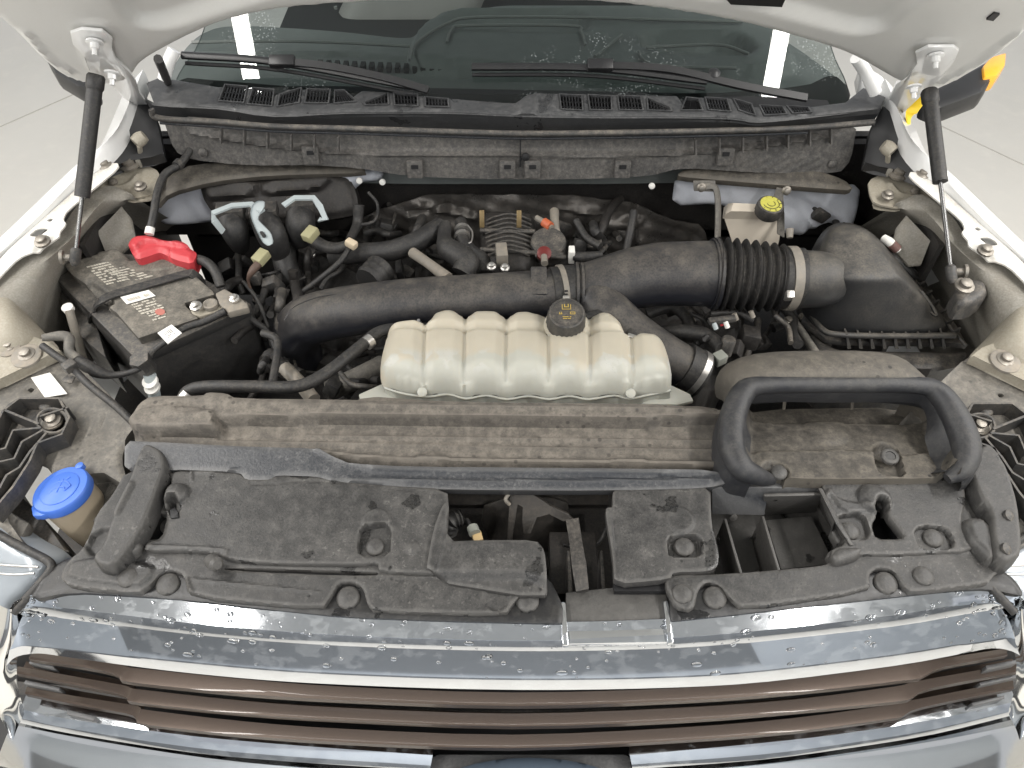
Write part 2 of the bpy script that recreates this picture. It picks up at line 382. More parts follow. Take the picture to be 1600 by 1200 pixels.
# tanks
M['water'] = simple('water_drop', (.9, .9, .9), .04, var=0); M['water'].node_tree.nodes['Principled BSDF'].inputs['Transmission Weight'].default_value = 1; M['water'].node_tree.nodes['Principled BSDF'].inputs['IOR'].default_value = 1.33
def tank(name, top, low, zl):
    m, t, b = nt(name); co = coord(t); ge = N(t, 'ShaderNodeNewGeometry'); sp = N(t, 'ShaderNodeSeparateXYZ'); lk(t, ge.outputs['Position'], sp.inputs[0])
    n = noise(t, co, 9, 4); y = mth(t, 'ADD', sp.outputs[1], mth(t, 'MULTIPLY', mth(t, 'SUBTRACT', n, .5), .16))
    f = ramp(t, y, zl + .012, zl - .006)
    f = mth(t, 'MULTIPLY', f, .8)
    wh = mth(t, 'MULTIPLY', ramp(t, noise(t, co, 13, 3), .53, .57), ramp(t, mth(t, 'ABSOLUTE', mth(t, 'SUBTRACT', sp.outputs[1], zl)), .03, .012))
    c = mixc(t, ramp(t, noise(t, co, 14, 3), .35, .7), tuple(x * .93 for x in top), top); c = mixc(t, f, c, low); c = mixc(t, mth(t, 'MULTIPLY', wh, .8), c, (.52, .52, .48))
    lk(t, c, b.inputs['Base Color']); b.inputs['Roughness'].default_value = .46
    b.inputs['Subsurface Weight'].default_value = .35; b.inputs['Subsurface Radius'].default_value = (.02, .016, .012); b.inputs['Subsurface Scale'].default_value = .6
    v = N(t, 'ShaderNodeTexVoronoi', ins={'Scale': 170}); lk(t, co, v.inputs['Vector'])
    dd = mth(t, 'MULTIPLY', ramp(t, v.outputs['Distance'], .35, .15), wh)
    bp = N(t, 'ShaderNodeBump', ins={'Strength': .4, 'Distance': .001}); lk(t, mth(t, 'ADD', dd, mth(t, 'MULTIPLY', noise(t, co, 400, 2), .25)), bp.inputs['Height']); lk(t, bp.outputs[0], b.inputs['Normal'])
    return m
M['tank'] = tank('coolant_tank_plastic', (.53, .487, .395), (.465, .475, .43), .43)
def glass(name, tint, refl=1.0, dirt=0):
    m = bpy.data.materials.new(name); m.use_nodes = True; t = m.node_tree; t.nodes.clear(); out = N(t, 'ShaderNodeOutputMaterial')
    tr = N(t, 'ShaderNodeBsdfTransparent'); tr.inputs[0].default_value = tint + (1,); gl = N(t, 'ShaderNodeBsdfGlossy', ins={'Roughness': .015}); fr = N(t, 'ShaderNodeFresnel', ins={'IOR': 1.5})
    mx = N(t, 'ShaderNodeMixShader'); lk(t, fr.outputs[0], mx.inputs[0]); lk(t, tr.outputs[0], mx.inputs[1]); lk(t, gl.outputs[0], mx.inputs[2])
    co = coord(t); v = N(t, 'ShaderNodeTexVoronoi', ins={'Scale': 190}); lk(t, co, v.inputs['Vector'])
    dd = mth(t, 'MULTIPLY', ramp(t, v.outputs['Distance'], .34, .2), ramp(t, noise(t, co, 5, 3), .56, .66)); df = N(t, 'ShaderNodeBsdfDiffuse'); df.inputs[0].default_value = (.6, .65, .65, 1)
    m2 = N(t, 'ShaderNodeMixShader'); lk(t, mth(t, 'MULTIPLY', dd, dirt), m2.inputs[0]); lk(t, mx.outputs[0], m2.inputs[1]); lk(t, df.outputs[0], m2.inputs[2]); lk(t, m2.outputs[0], out.inputs[0]); return m
M['glass'] = glass('windshield_glass', (.50, .55, .54), 1, .25)
M['lens'] = glass('headlight_lens', (.75, .8, .85), 1, .2)
# ================================================================== SETTING
M['floor'] = dusty('booth_floor', (.80, .775, .72), (.72, .69, .63), .4, .5, .1, sc=1.5)
M['wall'] = simple('booth_wall', (.84, .82, .77), .7, var=.03, sc=2)
M['ceil'] = simple('booth_ceiling', (.52, .54, .56), .8, var=.1, sc=1.2)
o = box('floor', (0, .5, -1.17), (9, 9, .10), M['floor'], bev=0); tag(o, kind='structure')
for s in (-1, 1):
    o = box('wall', (s * 4.2, .8, .15), (.1, 8, 2.55), M['wall'], bev=0); tag(o, kind='structure')
o = box('ceiling', (0, .3, 2.30), (8.2, 8, .08), M['ceil'], bev=0); tag(o, kind='structure')
M['joint'] = simple('floor_joint', (.55, .53, .48), .7)
M['front'] = simple('chrome_reflect_wall', (.44, .48, .53), .6, var=.12, sc=.9)
o = box('chrome_reflect_band', (0, -3.33, -.62), (8.0, .03, 1.0), simple('dark_reflect_band', (.19, .205, .225), .5), bev=0); tag(o, kind='structure')  # added out of view so the chrome mirrors a dark lower band
o = box('chrome_reflect_wall', (0, -3.4, .15), (8.2, .1, 2.55), M['front'], bev=0); tag(o, kind='structure')  # unseen front wall, added to give the chrome a blue-grey reflection
for a, b_ in (((-60, 224), (190, 114)), ((1400, 163), (1680, 295))):
    A, B = P(a[0], a[1], -1.118), P(b_[0], b_[1], -1.118)
    o = ribbon('floor_joint', [A, B], .006, .006, M['joint'], smoothing=False); tag(o, kind='structure')
# ================================================================== PICKUP TRUCK
T = thing('pickup_truck', (0, .6, -1.12), 'white pickup truck with its hood raised, dusty engine bay and wet chrome grille', 'truck')
# ---------------------------------------------------------------- hood
HF = Fr((0, .915, .245), (1, 0, 0), (0, -.643, .766))
hl = [(-.80, 1.1), (-.79, .75), (-.77, .45), (-.755, .30)]
def hpx(x, y): # local point of the hood plane to pixel
    p = HF.w(x, y) - CAM; f = p.dot(FW); return (800 + FPX * p.x / f, 600 - FPX * p.dot(UP) / f)
hood_out = [hpx(*p) for p in hl] + [(30, 55), (62, 90), (100, 122), (150, 136), (196, 128), (220, 97), (282, 63), (345, 35), (440, 14), (600, 3), (800, 1), (950, 5), (1060, 19), (1161, 37), (1262, 64), (1330, 86), (1392, 122), (1430, 141), (1480, 137), (1549, 96), (1602, 52)] + [hpx(-p[0] + .005, p[1]) for p in hl[::-1]]
hood_out = hood_out[::-1]
hf = [('l', [(40, 48), (75, 88), (112, 112)], .006, .006), ('l', [(1590, 50), (1530, 96), (1470, 128)], .006, .006),
      ('l', [(225, 108), (290, 75), (360, 45), (450, 24), (600, 12), (800, 9), (1000, 18), (1150, 44), (1260, 74), (1330, 98), (1385, 130)], .004, .005),
      ('p', [(90, -60), (150, -30), (185, 0), (195, 22), (215, 40), (260, 42), (330, 18), (420, -8), (520, -30), (520, -300), (90, -300)], -.018, .03),
      ('p', [(1560, -60), (1480, -20), (1420, 10), (1380, 46), (1340, 52), (1270, 34), (1180, 10), (1090, -10), (1000, -30), (1000, -300), (1560, -300)], -.018, .03),
      ('p', [(118, 32), (170, 32), (182, 55), (200, 80), (215, 118), (160, 132), (130, 92)], .004, .004), ('p', [(1495, 60), (1440, 62), (1425, 85), (1400, 110), (1440, 138), (1475, 110)], .004, .004)]
hood = relief('hood', HF, hood_out, M['hood'], T, feats=hf, thick=.02, res=.007, ck=2, edge=.004)
prism('hood_slot', [HF.at(*p, .003) for p in ((1131, -8), (1142, 4), (1222, 8), (1228, -6))][::-1], .004, M['deep'], hood, dirn=-HF.ez, bev=0)
prism('hood_hole', [HF.at(*p, .003) for p in ((1541, 28), (1553, 18), (1562, 20), (1552, 30))][::-1], .004, M['deep'], hood, dirn=-HF.ez, bev=0)
for hx, a in ((0, [(110, 40), (128, 34), (160, 37), (176, 50), (174, 66), (180, 82), (204, 104), (212, 120), (218, 140), (230, 158), (232, 180), (214, 172), (196, 148), (170, 122), (140, 100), (132, 76), (114, 58)]),
              (1, [(1498, 68), (1490, 62), (1450, 62), (1430, 72), (1434, 88), (1420, 108), (1400, 124), (1390, 150), (1382, 172), (1376, 190), (1392, 196), (1410, 176), (1432, 150), (1458, 134), (1474, 106), (1490, 86)])):
    n = len(a); pts = []
    for (px, py) in a:
        k = min(1, max(0, (py - 105) / 80)); base = HF.at(px, py, .012); low = P(px, py, .10 + .10 * (1 - k)); pts.append(base.lerp(low, k))
    g = prism('hood_hinge', pts if hx else pts[::-1], .005, M['white'], hood, dirn=(0, .7, .7), bev=.001)
    for (px, py) in (((148, 50), (175, 100)) if not hx else ((1462, 72), (1428, 122))):
        c = HF.at(px, py, .014); lathe('bolt', c, HF.ez, [(.013, 0), (.013, .003), (.007, .004), (.007, .012), (.004, .013), (.004, .022)], M['white'], g, segs=10)
M['rod'] = simple('dark_steel_rod', (.18, .18, .18), .25, .8)
# gas struts
for a, b_, c in ((HF.at(149, 100, .03), P(132, 277, .13), P(118, 398, .085)), (HF.at(1453, 124, .03), P(1476, 290, .13), P(1486, 425, .085))):
    d = (c - a).normalized(); L1 = (b_ - a).length; L2 = (c - a).length
    st = tube('gas_strut', [a, a + d * L1], .0125, M['rubber'], T, segs=16, n=2)
    lathe('strut_end', a - d * .012, d, [(.012, 0), (.0145, .004), (.0145, .022), (.012, .027)], M['rubber'], st, segs=16)
    tube('strut_rod', [a + d * L1, c], .0036, M['rod'], st, segs=10, n=2)
    lathe('rod_end', c - d * .012, d, [(.006, 0), (.009, .004), (.009, .025), (.004, .032)], M['plastic'], st, segs=12)
# ---------------------------------------------------------------- windshield, dashboard, cabin
WF = Fr((0, 1.035, .165), (1, 0, 0), (0, .82, .57))
def bow(x, y): return -.10 * x * x
gl = relief('windshield', WF, [(252, 128), (262, 96), (300, 50), (330, -60), (430, -170), (800, -200), (1180, -170), (1290, -60), (1312, 60), (1345, 120), (1338, 160), (1200, 175), (820, 178), (560, 172), (330, 140)][::-1], M['glass'], T, thick=.004, res=.02, zf=bow, ck=2)
relief('windshield_border', WF, [(250, 130), (262, 100), (330, 110), (560, 140), (800, 146), (1100, 140), (1270, 120), (1318, 95), (1350, 120), (1338, 164), (1200, 180), (820, 182), (560, 176), (330, 146)][::-1], M['deep'], gl, thick=.002, res=.01, zf=lambda x, y: bow(x, y) - .006, ck=1)
M['dash'] = simple('dark_dash_vinyl', (.15, .165, .16), .6, var=.2, sc=20); M['seat'] = simple('dark_seat_leather', (.2, .2, .19), .55, var=.2, sc=9)
M['seat_trim'] = simple('grey_piping', (.22, .23, .22), .6); M['cabin'] = simple('cabin_dark', (.012, .014, .015), .8)
box('cabin_floor', (0, 2.0, -.2), (1.5, 1.9, .02), M['cabin'], T, bev=0)
box('cabin_rear', (0, 2.95, .2), (1.5, .02, .9), M['cabin'], T, bev=0)
dash = relief('dashboard', flat(.12), [(240, 150), (300, 60), (350, 38), (520, 48), (640, 62), (655, 50), (700, 30), (740, 24), (900, 24), (1040, 27), (1160, 30), (1240, 70), (1345, 150), (1200, 190), (400, 190)][::-1], M['dash'], T, thick=.15, res=.012, ck=2,
    feats=[('p', [(640, 92), (655, 60), (700, 34), (760, 30), (900, 26), (1100, 30), (1180, 40), (1220, 70), (1240, 120), (1100, 135), (640, 118)], .035, .03), ('p', [(696, 64), (706, 42), (760, 38), (890, 38), (912, 50), (914, 72)], -.028, .012), ('p', [(998, 82), (1010, 100), (1150, 110), (1175, 96), (1140, 72), (1010, 74)], -.04, .012), ('l', [(530, 84), (640, 96)], .008, -.01), ('l', [(300, 84), (530, 84)], .008, .012)])
for k in range(22):
    c = P(500 + k * 13.5, 101 + k * .55, .128); box('vent_fin', c, (.010, .022, .012), M['cabin'], dash, bev=0)
tube('steering_wheel', [Q(1052 + 92 * math.cos(a), -8 + 128 * math.sin(a), 1.52) for a in [math.radians(-20 + i * 12) for i in range(10)]], .014, M['dash'], T, n=4)
sb = relief('seat', Fr((0, 2.25, 0), (1, 0, 0), (0, .35, 1)), [(520, 60), (527, 20), (560, -40), (640, -80), (740, -70), (765, -20), (740, 40), (690, 58), (600, 64)][::-1], M['seat'], T, thick=.1, res=.02, infl=(.05, .08), ck=2)
tube('seat_piping', [Q(524, 10, 2.21), Q(536, 42, 2.21), Q(580, 56, 2.21), Q(660, 60, 2.21)], .006, M['seat_trim'], sb)
tube('seat_emblem', [Q(x, y, 2.19) for x, y in ((603, 12), (611, 13), (613, 32), (621, 32), (622, 12), (629, 12), (630, 32), (638, 30), (639, 12), (645, 13))], .005, M['seat_trim'], sb, segs=6)
sb = relief('seat', Fr((0, 2.25, 0), (1, 0, 0), (0, .35, 1)), [(1080, 40), (1085, 0), (1120, -60), (1200, -80), (1290, -50), (1290, 20), (1240, 50)][::-1], M['seat'], T, thick=.1, res=.02, infl=(.05, .08), ck=2)
for a in ([(640, 94), (652, 66), (700, 36), (745, 27), (900, 27), (1040, 31), (1160, 34)], [(698, 66), (706, 46), (730, 40), (890, 40), (908, 50), (914, 70)], [(300, 66), (420, 64), (520, 66), (640, 72)], [(998, 80), (1012, 98), (1060, 104), (1150, 106)], [(1010, 74), (1120, 70), (1170, 84)], [(930, 88), (972, 54)]):
    tube('dash_edge', [P(x, y, .162) for x, y in a], .0035, M['seat_trim'], dash, segs=6)
# pillars
for a in ([(256, 124, .19), (263, 98, .22), (272, 78, .24)], [(1368, 145, .19), (1352, 112, .23), (1338, 90, .26)]):
    tube('windshield_pillar', [P(*p) for p in a], .012, M['white'], T, segs=14)
tube('antenna_stem', [P(262, 128, .175), P(247, 92, .30)], .008, M['rubber'], T, segs=8)
# ---------------------------------------------------------------- cowl
CW = flat(.17)
cowl_out = [(228, 128), (250, 119), (340, 134), (398, 136), (420, 152), (450, 138), (480, 138), (505, 160), (540, 158), (565, 140), (600, 142), (650, 148), (700, 152), (806, 160), (822, 148), (845, 144), (1058, 148), (1070, 165), (1082, 150), (1140, 152), (1180, 166), (1200, 162), (1262, 166), (1322, 158), (1350, 135), (1385, 150), (1376, 168), (1262, 180), (1185, 187), (1144, 182), (1060, 180), (940, 180), (815, 178), (699, 173), (540, 173), (430, 178), (340, 166), (240, 160)]
vents = [[(352, 133), (385, 136), (380, 160), (343, 157)], [(396, 138), (427, 141), (424, 165), (388, 162)], [(438, 148), (470, 138), (466, 160), (434, 166)], [(481, 140), (515, 141), (512, 161), (477, 160)], [(524, 142), (538, 142), (556, 158), (523, 161)], [(570, 160), (605, 146), (606, 163), (572, 164)], [(616, 146), (651, 148), (652, 165), (618, 164)], [(665, 152), (699, 155), (700, 167), (666, 166)],
         [(875, 148), (908, 150), (910, 172), (878, 170)], [(920, 149), (954, 151), (955, 172), (923, 171)], [(966, 150), (1000, 152), (1004, 172), (969, 171)], [(1012, 154), (1046, 168), (1048, 173), (1014, 172)],
         [(1065, 172), (1073, 153), (1091, 155), (1097, 172)], [(1103, 153), (1135, 155), (1141, 174), (1108, 171)], [(1147, 155), (1173, 163), (1180, 180), (1156, 172)], [(1188, 165), (1222, 167), (1228, 178), (1196, 180)], [(1231, 166), (1262, 168), (1266, 175), (1240, 177)]]
cowl = relief('cowl_panel', CW, cowl_out[::-1], M['cowl'], T, holes=vents, thick=.01, res=.005, ck=0, edge=.003, feats=[('p', [(806, 162), (822, 150), (846, 146), (835, 182), (812, 182)], .004, .004)])
relief('vent_floor', flat(.15), [(300, 130), (1300, 150), (1300, 185), (320, 175)][::-1], M['deep'], cowl, thick=.01, res=.03)
for vt in vents:
    p = [Vector(CW.at(*q, -.002)) for q in vt]; n = 6; V = []; F = []
    for k in range(1, n + 1):
        t = k / (n + 1); a = p[0].lerp(p[1], t); b_ = p[3].lerp(p[2], t); s = Vector((.0012, 0, 0)); dz = Vector((0, 0, -.010)); i = len(V)
        V += [a - s, a + s, b_ + s, b_ - s, a - s + dz, a + s + dz, b_ + s + dz, b_ - s + dz]
        F += [(i, i + 1, i + 2, i + 3), (i, i + 4, i + 5, i + 1), (i + 1, i + 5, i + 6, i + 2), (i + 2, i + 6, i + 7, i + 3), (i + 3, i + 7, i + 4, i)]
    for t in (.4, .75):
        a = p[0].lerp(p[3], t); b_ = p[1].lerp(p[2], t); s = Vector((0, .001, 0)); dz = Vector((0, 0, -.008)); i = len(V)
        V += [a - s, b_ - s, b_ + s, a + s, a - s + dz, b_ - s + dz, b_ + s + dz, a + s + dz]; F += [(i, i + 1, i + 2, i + 3), (i, i + 4, i + 5, i + 1), (i + 3, i + 2, i + 6, i + 7)]
    pd('vent_grille', V, F, M['wiper'], cowl, 0)
    rim = [CW.at(*q, .0015) for q in vt]; V, F = [], []
    c0 = sum(rim, Vector()) / 4
    for q in rim: V += [q + (q - c0).normalized() * .004, q, q - Vector((0, 0, .006)), q + (q - c0).normalized() * .004 - Vector((0, 0, .006))]
    for k in range(4):
        j = (k + 1) % 4
        for e in range(4): F.append((k * 4 + e, k * 4 + (e + 1) % 4, j * 4 + (e + 1) % 4, j * 4 + e))
    pd('vent_rim', V, F, M['cowl'], cowl, 0)
# cowl front face: loft from the panel edge down
ct = [(228, 142), (240, 160), (340, 166), (430, 178), (540, 173), (699, 173), (815, 178), (940, 180), (1060, 180), (1144, 182), (1185, 187), (1262, 180), (1376, 166)]
cbt = [(236, 168), (250, 182), (342, 188), (430, 195), (540, 198), (699, 203), (815, 206), (940, 205), (1060, 203), (1144, 201), (1185, 200), (1262, 197), (1366, 188)]
A = [P(x, y, .168) for x, y in ct]; B = [Q(x, y, P(a[0], a[1], .168).y + .006) for (x, y), a in zip(cbt, ct)]
loft('cowl_front', [[Vector(v) for v in catmull(A, 3)], [Vector(v) + Vector((0, -.006, -.003)) for v in catmull(A, 3)], [Vector(v) for v in catmull(B, 3)], [Vector(v) + Vector((0, .03, 0)) for v in catmull(B, 3)]], M['cowl'], T, closed=False, caps=False)
pl_ = [(x, y + 3) for x, y in cbt]
tube('weatherstrip', [Q(x, y, .93) for x, y in pl_], .006, M['plastic'], T, segs=10)
tube('weatherstrip', [Q(x, y + 7, .935) for x, y in pl_[1:-1]], .003, M['plastic_blue'], T, segs=8)
# dusty wall below the cowl
KW = Fr(Q(800, 205, .96), (1, 0, 0), (0, .22, .97))
kw_out = [(254, 184), (420, 196), (600, 205), (815, 208), (1060, 206), (1200, 200), (1340, 190), (1330, 250), (1310, 272), (1190, 270), (1060, 262), (1020, 274), (950, 279), (810, 281), (640, 276), (560, 262), (480, 258), (380, 258), (300, 250), (272, 236)]
wf = [('p', [(300, 205), (420, 225), (520, 236), (600, 240), (815, 240), (1020, 240), (1150, 232), (1340, 204), (1345, 180), (280, 175)], -.012, .006),
      ('l', [(300, 208), (420, 228), (560, 240), (815, 243), (1000, 243), (1150, 234), (1300, 212)], .003, .005)]
for x in list(range(330, 500, 7)) + list(range(545, 612, 7)) + list(range(1020, 1110, 7)) + list(range(1130, 1290, 7)):
    wf.append(('l', [(x, 244), (x, 272)], .0014, .0022))
cw = relief('cowl_wall', KW, kw_out[::-1], M['cowlwall'], T, feats=wf, thick=.006, res=.004, ck=1, warp=.0008)
for x, y in [(348, 197), (384, 200), (420, 204), (457, 207), (493, 209), (530, 211), (1085, 214), (1122, 213), (1158, 210), (1195, 207), (1228, 204), (1262, 200), (1295, 198)]:
    prism('wall_rib', [KW.at(x - 1, y, .001), KW.at(x + 1.5, y, .001), KW.at(x + 1.5, y + 24, .001), KW.at(x - 1, y + 24, .001)][::-1], .017, M['cowlwall'], cw, dirn=KW.ez, bev=0)
for x, y in [(487, 240), (649, 262), (793, 262), (832, 262), (972, 262), (1132, 242)]:
    c = KW.at(x, y, .004); g = box('wall_clip', c, (.032, .018, .036), M['cowlwall'], cw, rot=(-12, 0, 0)); box('clip_slot', KW.at(x, y - 5, .0135), (.014, .003, .008), M['deep'], g, rot=(-12, 0, 0), bev=0)
for x, y in [(318, 238), (1300, 256)]: lathe('push_pin', KW.at(x, y, .001), KW.ez, [(.009, 0), (.009, .003), (.005, .006), (.001, .007)], M['cowlwall'], cw, segs=14)
box('wall_seam', KW.at(813, 232, .0), (.003, .008, .075), M['deep'], cw, rot=(-12, 0, 0), bev=0)
lathe('seam_knob', KW.at(821, 243, .004), KW.ez, [(.008, 0), (.008, .006), (.003, .008)], M['deep'], cw, segs=12)
# left and right shelves below the wall
relief('cowl_shelf', fr3((250, 290, .035), (560, 262, .035), (300, 255, .05)), [(246, 300), (262, 272), (300, 254), (400, 252), (480, 254), (565, 258), (575, 268), (420, 272), (330, 282), (262, 300), (243, 322)][::-1], M['plastic_snork'], T, thick=.012, res=.005, edge=.004)
relief('cowl_shelf', fr3((1050, 275, .035), (1335, 300, .035), (1200, 255, .05)), [(1072, 262), (1120, 254), (1200, 256), (1270, 262), (1320, 278), (1337, 296), (1280, 292), (1180, 284), (1080, 276), (1056, 272)][::-1], M['plastic_snork'], T, thick=.014, res=.005, edge=.004)
# painted firewall ends, dark middle, foil
FWL = Fr(Q(300, 320, .955), (1, .05, 0), (0, .25, .97)); FWR = Fr(Q(1200, 320, .955), (1, -.05, 0), (0, .25, .97))
relief('firewall_panel', FWL, [(248, 300), (262, 276), (330, 270), (560, 262), (600, 268), (596, 282), (560, 285), (540, 330), (380, 340), (300, 350), (262, 352), (240, 340)][::-1], M['firewall'], T, thick=.01, res=.007, infl=(.012, .03))
relief('firewall_panel', FWR, [(1056, 276), (1180, 284), (1300, 292), (1345, 290), (1340, 330), (1330, 360), (1290, 350), (1240, 372), (1160, 330), (1120, 318), (1050, 322)][::-1], M['firewall'], T, thick=.01, res=.006, infl=(.012, .03), feats=[('l', [(1222, 305), (1260, 325), (1300, 352)], .02, -.014), ('l', [(1210, 320), (1240, 330), (1270, 366)], .008, -.01)])
box('firewall', (0, 1.06, -.17), (1.55, .02, .46), M['dark'], T, bev=0)
FO = Fr(Q(800, 350, 1.0), (1, 0, 0), (0, .18, .98))
relief('heat_shield_foil', FO, [(560, 345), (600, 325), (672, 303), (720, 304), (800, 305), (880, 305), (920, 308), (990, 318), (1015, 330), (1060, 345), (1100, 352), (1110, 400), (1090, 470), (560, 470), (540, 400)][::-1], M['foil'], T, thick=.004, res=.006, warp=.007, feats=[('l', [(660, 320), (700, 330), (740, 338)], .01, .012), ('l', [(930, 340), (960, 352), (1000, 345)], .012, .012), ('l', [(990, 320), (996, 380)], .004, .008), ('l', [(640, 330), (700, 322)], .008, -.01), ('l', [(870, 325), (920, 330), (960, 326)], .008, .008)])
# ---------------------------------------------------------------- wipers
def wiper(tip, mid, end, arm):
    b_ = tube('wiper_blade', [WF.at(*p, .022) for p in (tip, mid, end)], .009, M['wiper'], T, segs=8, flatk=.8)
    tube('wiper_rubber', [WF.at(p[0], p[1] + 6, .006) for p in (tip, mid, end)], .004, M['deep'], b_, segs=6)
    ribbon('wiper_arm', [WF.at(*p, .034) for p in arm], .014, .008, M['wiper'], b_, up=WF.ez)
    box('wiper_clip', WF.at(*arm[0], .030), (.05, .022, .016), M['wiper'], b_, rot=(30, 0, 0))
wiper((292, 95), (440, 106), (645, 143), [(448, 108), (520, 116), (600, 132), (672, 152)])
wiper((738, 113), (925, 115), (1100, 135), [(935, 114), (1040, 120), (1150, 145), (1252, 164)])
lathe('wiper_pivot', WF.at(1110, 128, .02), (0, -.3, .9), [(.012, 0), (.012, .012), (.006, .016)], M['wiper'], T, segs=14)
# ---------------------------------------------------------------- fenders, aprons (left by tracing, right its own trace)
def side(s):
    mx = (lambda x: x) if s < 0 else (lambda x: 1606 - x); dy = 0 if s < 0 else 14
    X = lambda x, y, z: P(mx(x), y + dy, z)
    crest = [(-150, 498, .05), (-60, 424, .07), (0, 371, .08), (64, 310, .10), (125, 252, .12), (160, 226, .14), (184, 200, .16), (203, 158, .17), (222, 110, .18)]
    inner = [(-150, 540, .045), (-60, 452, .062), (0, 395, .075), (60, 338, .092), (129, 268, .115), (164, 237, .13), (189, 207, .145), (208, 163, .16), (228, 116, .17)]
    def row(a, off=(0, 0, 0)): return [Vector(v) + Vector((s * -off[0] * -1, off[1], off[2])) for v in catmull([X(*p) for p in a], 3)]
    cr = row(crest); inn = row(inner)
    dn1 = [v + Vector((s * .05, 0, -.04)) for v in cr]; dn2 = [v + Vector((s * .085, 0, -.25)) for v in cr]; dn3 = [v + Vector((s * .085, 0, -.9)) for v in cr]
    mid = [a.lerp(b, .5) + Vector((0, 0, .006)) for a, b in zip(cr, inn)]
    inb = [v + Vector((0, 0, -.03)) for v in inn]
    loft('fender', [dn3, dn2, dn1, cr, mid, inn, inb], M['white'], T, closed=False, caps=False, ang=60)
    # black splash panel between fender and hinge
    prism('fender_liner', [X(124, 266, .105), X(164, 240, .118), X(190, 209, .135), X(209, 165, .15), X(226, 150, .155), X(246, 186, .13), X(256, 240, .10), X(236, 246, .088), X(200, 250, .088), X(168, 262, .085), X(124, 292, .075)][::(1 if s > 0 else -1)], .02, M['wiper'], T, bev=.002)
    # bolted flange along the fender
    fl = [(-40, 462), (0, 402), (60, 347), (118, 297), (150, 262), (183, 253), (186, 262), (150, 292), (104, 330), (98, 343), (104, 350), (88, 368), (66, 382), (58, 392), (30, 402), (0, 432), (-40, 480)]
    fo = fr3((mx(0), 420 + dy, .068), (mx(180), 262 + dy, .105), (mx(60), 350 + dy, .082))
    if s < 0 and fo.ez.z < 0 or s > 0 and fo.ez.z < 0: fo = Fr(fo.o, fo.ex, -fo.ey)
    holes = [[(44, 369), (58, 357), (78, 357), (60, 370)], [(72, 345), (78, 341), (84, 342), (79, 347)], [(141, 270), (148, 266), (153, 267), (147, 271)]]
    f = relief('fender_flange', fo, [(mx(a), b + dy) for a, b in fl], M['fenderin'], T, holes=[[(mx(a), b + dy) for a, b in h] for h in holes], thick=.003, res=.004, ck=1, feats=[('p', [(mx(a), b + dy) for a, b in ((50, 392), (60, 380), (90, 362), (96, 370), (66, 396))], -.006, .006)])
    for (px, py) in ((163, 257), (66, 377)): bolt(mx(px), py + dy, .103 if py < 300 else .083, .009, f)
    # strut-tower plate at the rear
    o_ = [(120, 300), (180, 262), (196, 250), (222, 255), (250, 268), (247, 290), (240, 304), (200, 312), (150, 300)]
    g = relief('apron_plate', fr3((mx(130), 300 + dy, .06), (mx(240), 300 + dy, .045), (mx(200), 255 + dy, .07)) if s < 0 else Fr(P(mx(200), 285 + dy, .055), (1, 0, 0), (0, 1, .12)), [(mx(a), b + dy) for a, b in o_], M['apron_y'], T, thick=.004, res=.004, ck=1, feats=[('l', [(mx(170), 296 + dy), (mx(200), 290 + dy), (mx(215), 275 + dy)], .006, .006), ('l', [(mx(140), 282 + dy), (mx(190), 262 + dy)], .004, -.006)])
    for (px, py, r) in ((202, 256, .013), (219, 291, .008), (176, 284, .006)): bolt(mx(px), py + dy, .075 if py < 280 else .062, r, g)
    relief('apron_tab', flat(.04), [(mx(a), b + dy) for a, b in ((196, 304), (243, 302), (240, 312), (200, 316))], M['apron_y'], g, thick=.003, res=.003, holes=[[(mx(a), b + dy) for a, b in ((217, 308), (224, 305), (231, 307), (224, 311))]], ck=1)
    # hood bump stop
    st = tube('bump_stop_stem', [X(220, 246, .08), X(218, 228, .115)], .005, M['apron_y'], g, segs=8, n=2)
    tube('bump_stop', [X(211, 224, .12), X(219, 217, .124), X(226, 212, .128)], [.013, .014, .011], M['apron_y'], g, segs=12)
    box('stop_base', X(214, 250, .078), (.03, .022, .018), M['apron'], g, rot=(0, 0, 20 * s))
    # apron sheet: flange -> rounded rail -> down into the bay
    rows = [
        [(-60, 480, .05), (0, 425, .052), (34, 398, .057), (60, 384, .06), (96, 356, .062), (120, 322, .068), (165, 290, .07), (200, 300, .06)],
        [(-60, 520, .055), (0, 460, .055), (44, 425, .055), (76, 404, .06), (118, 366, .062), (146, 330, .064), (180, 300, .066), (206, 304, .058)],
        [(-60, 560, .045), (0, 500, .045), (46, 452, .045), (84, 412, .045), (118, 376, .045), (158, 332, .045), (196, 312, .05), (214, 312, .045)],
        [(-60, 600, .0), (14, 540, .01), (52, 500, .0), (82, 450, -.01), (114, 398, -.01), (162, 348, -.005), (200, 318, .01), (226, 318, .02)],
        [(-60, 640, -.12), (40, 580, -.12), (78, 540, -.14), (100, 500, -.15), (135, 430, -.15), (180, 384, -.13), (232, 352, -.08), (262, 340, -.06)],
        [(-60, 700, -.30), (60, 640, -.30), (110, 600, -.30), (150, 560, -.30), (200, 490, -.28), (235, 430, -.28), (262, 380, -.25), (300, 350, -.22)]]
    R_ = [row(r) for r in rows]
    loft('apron', R_, M['apron'], T, closed=False, caps=False, ang=70)
    prism('apron_patch', [X(*p) for p in ((152, 362, .016), (190, 322, .030), (206, 342, .0), (212, 372, -.02), (186, 400, -.03), (166, 398, -.02))][::(1 if s > 0 else -1)], .006, M['apron'], T, bev=.002)
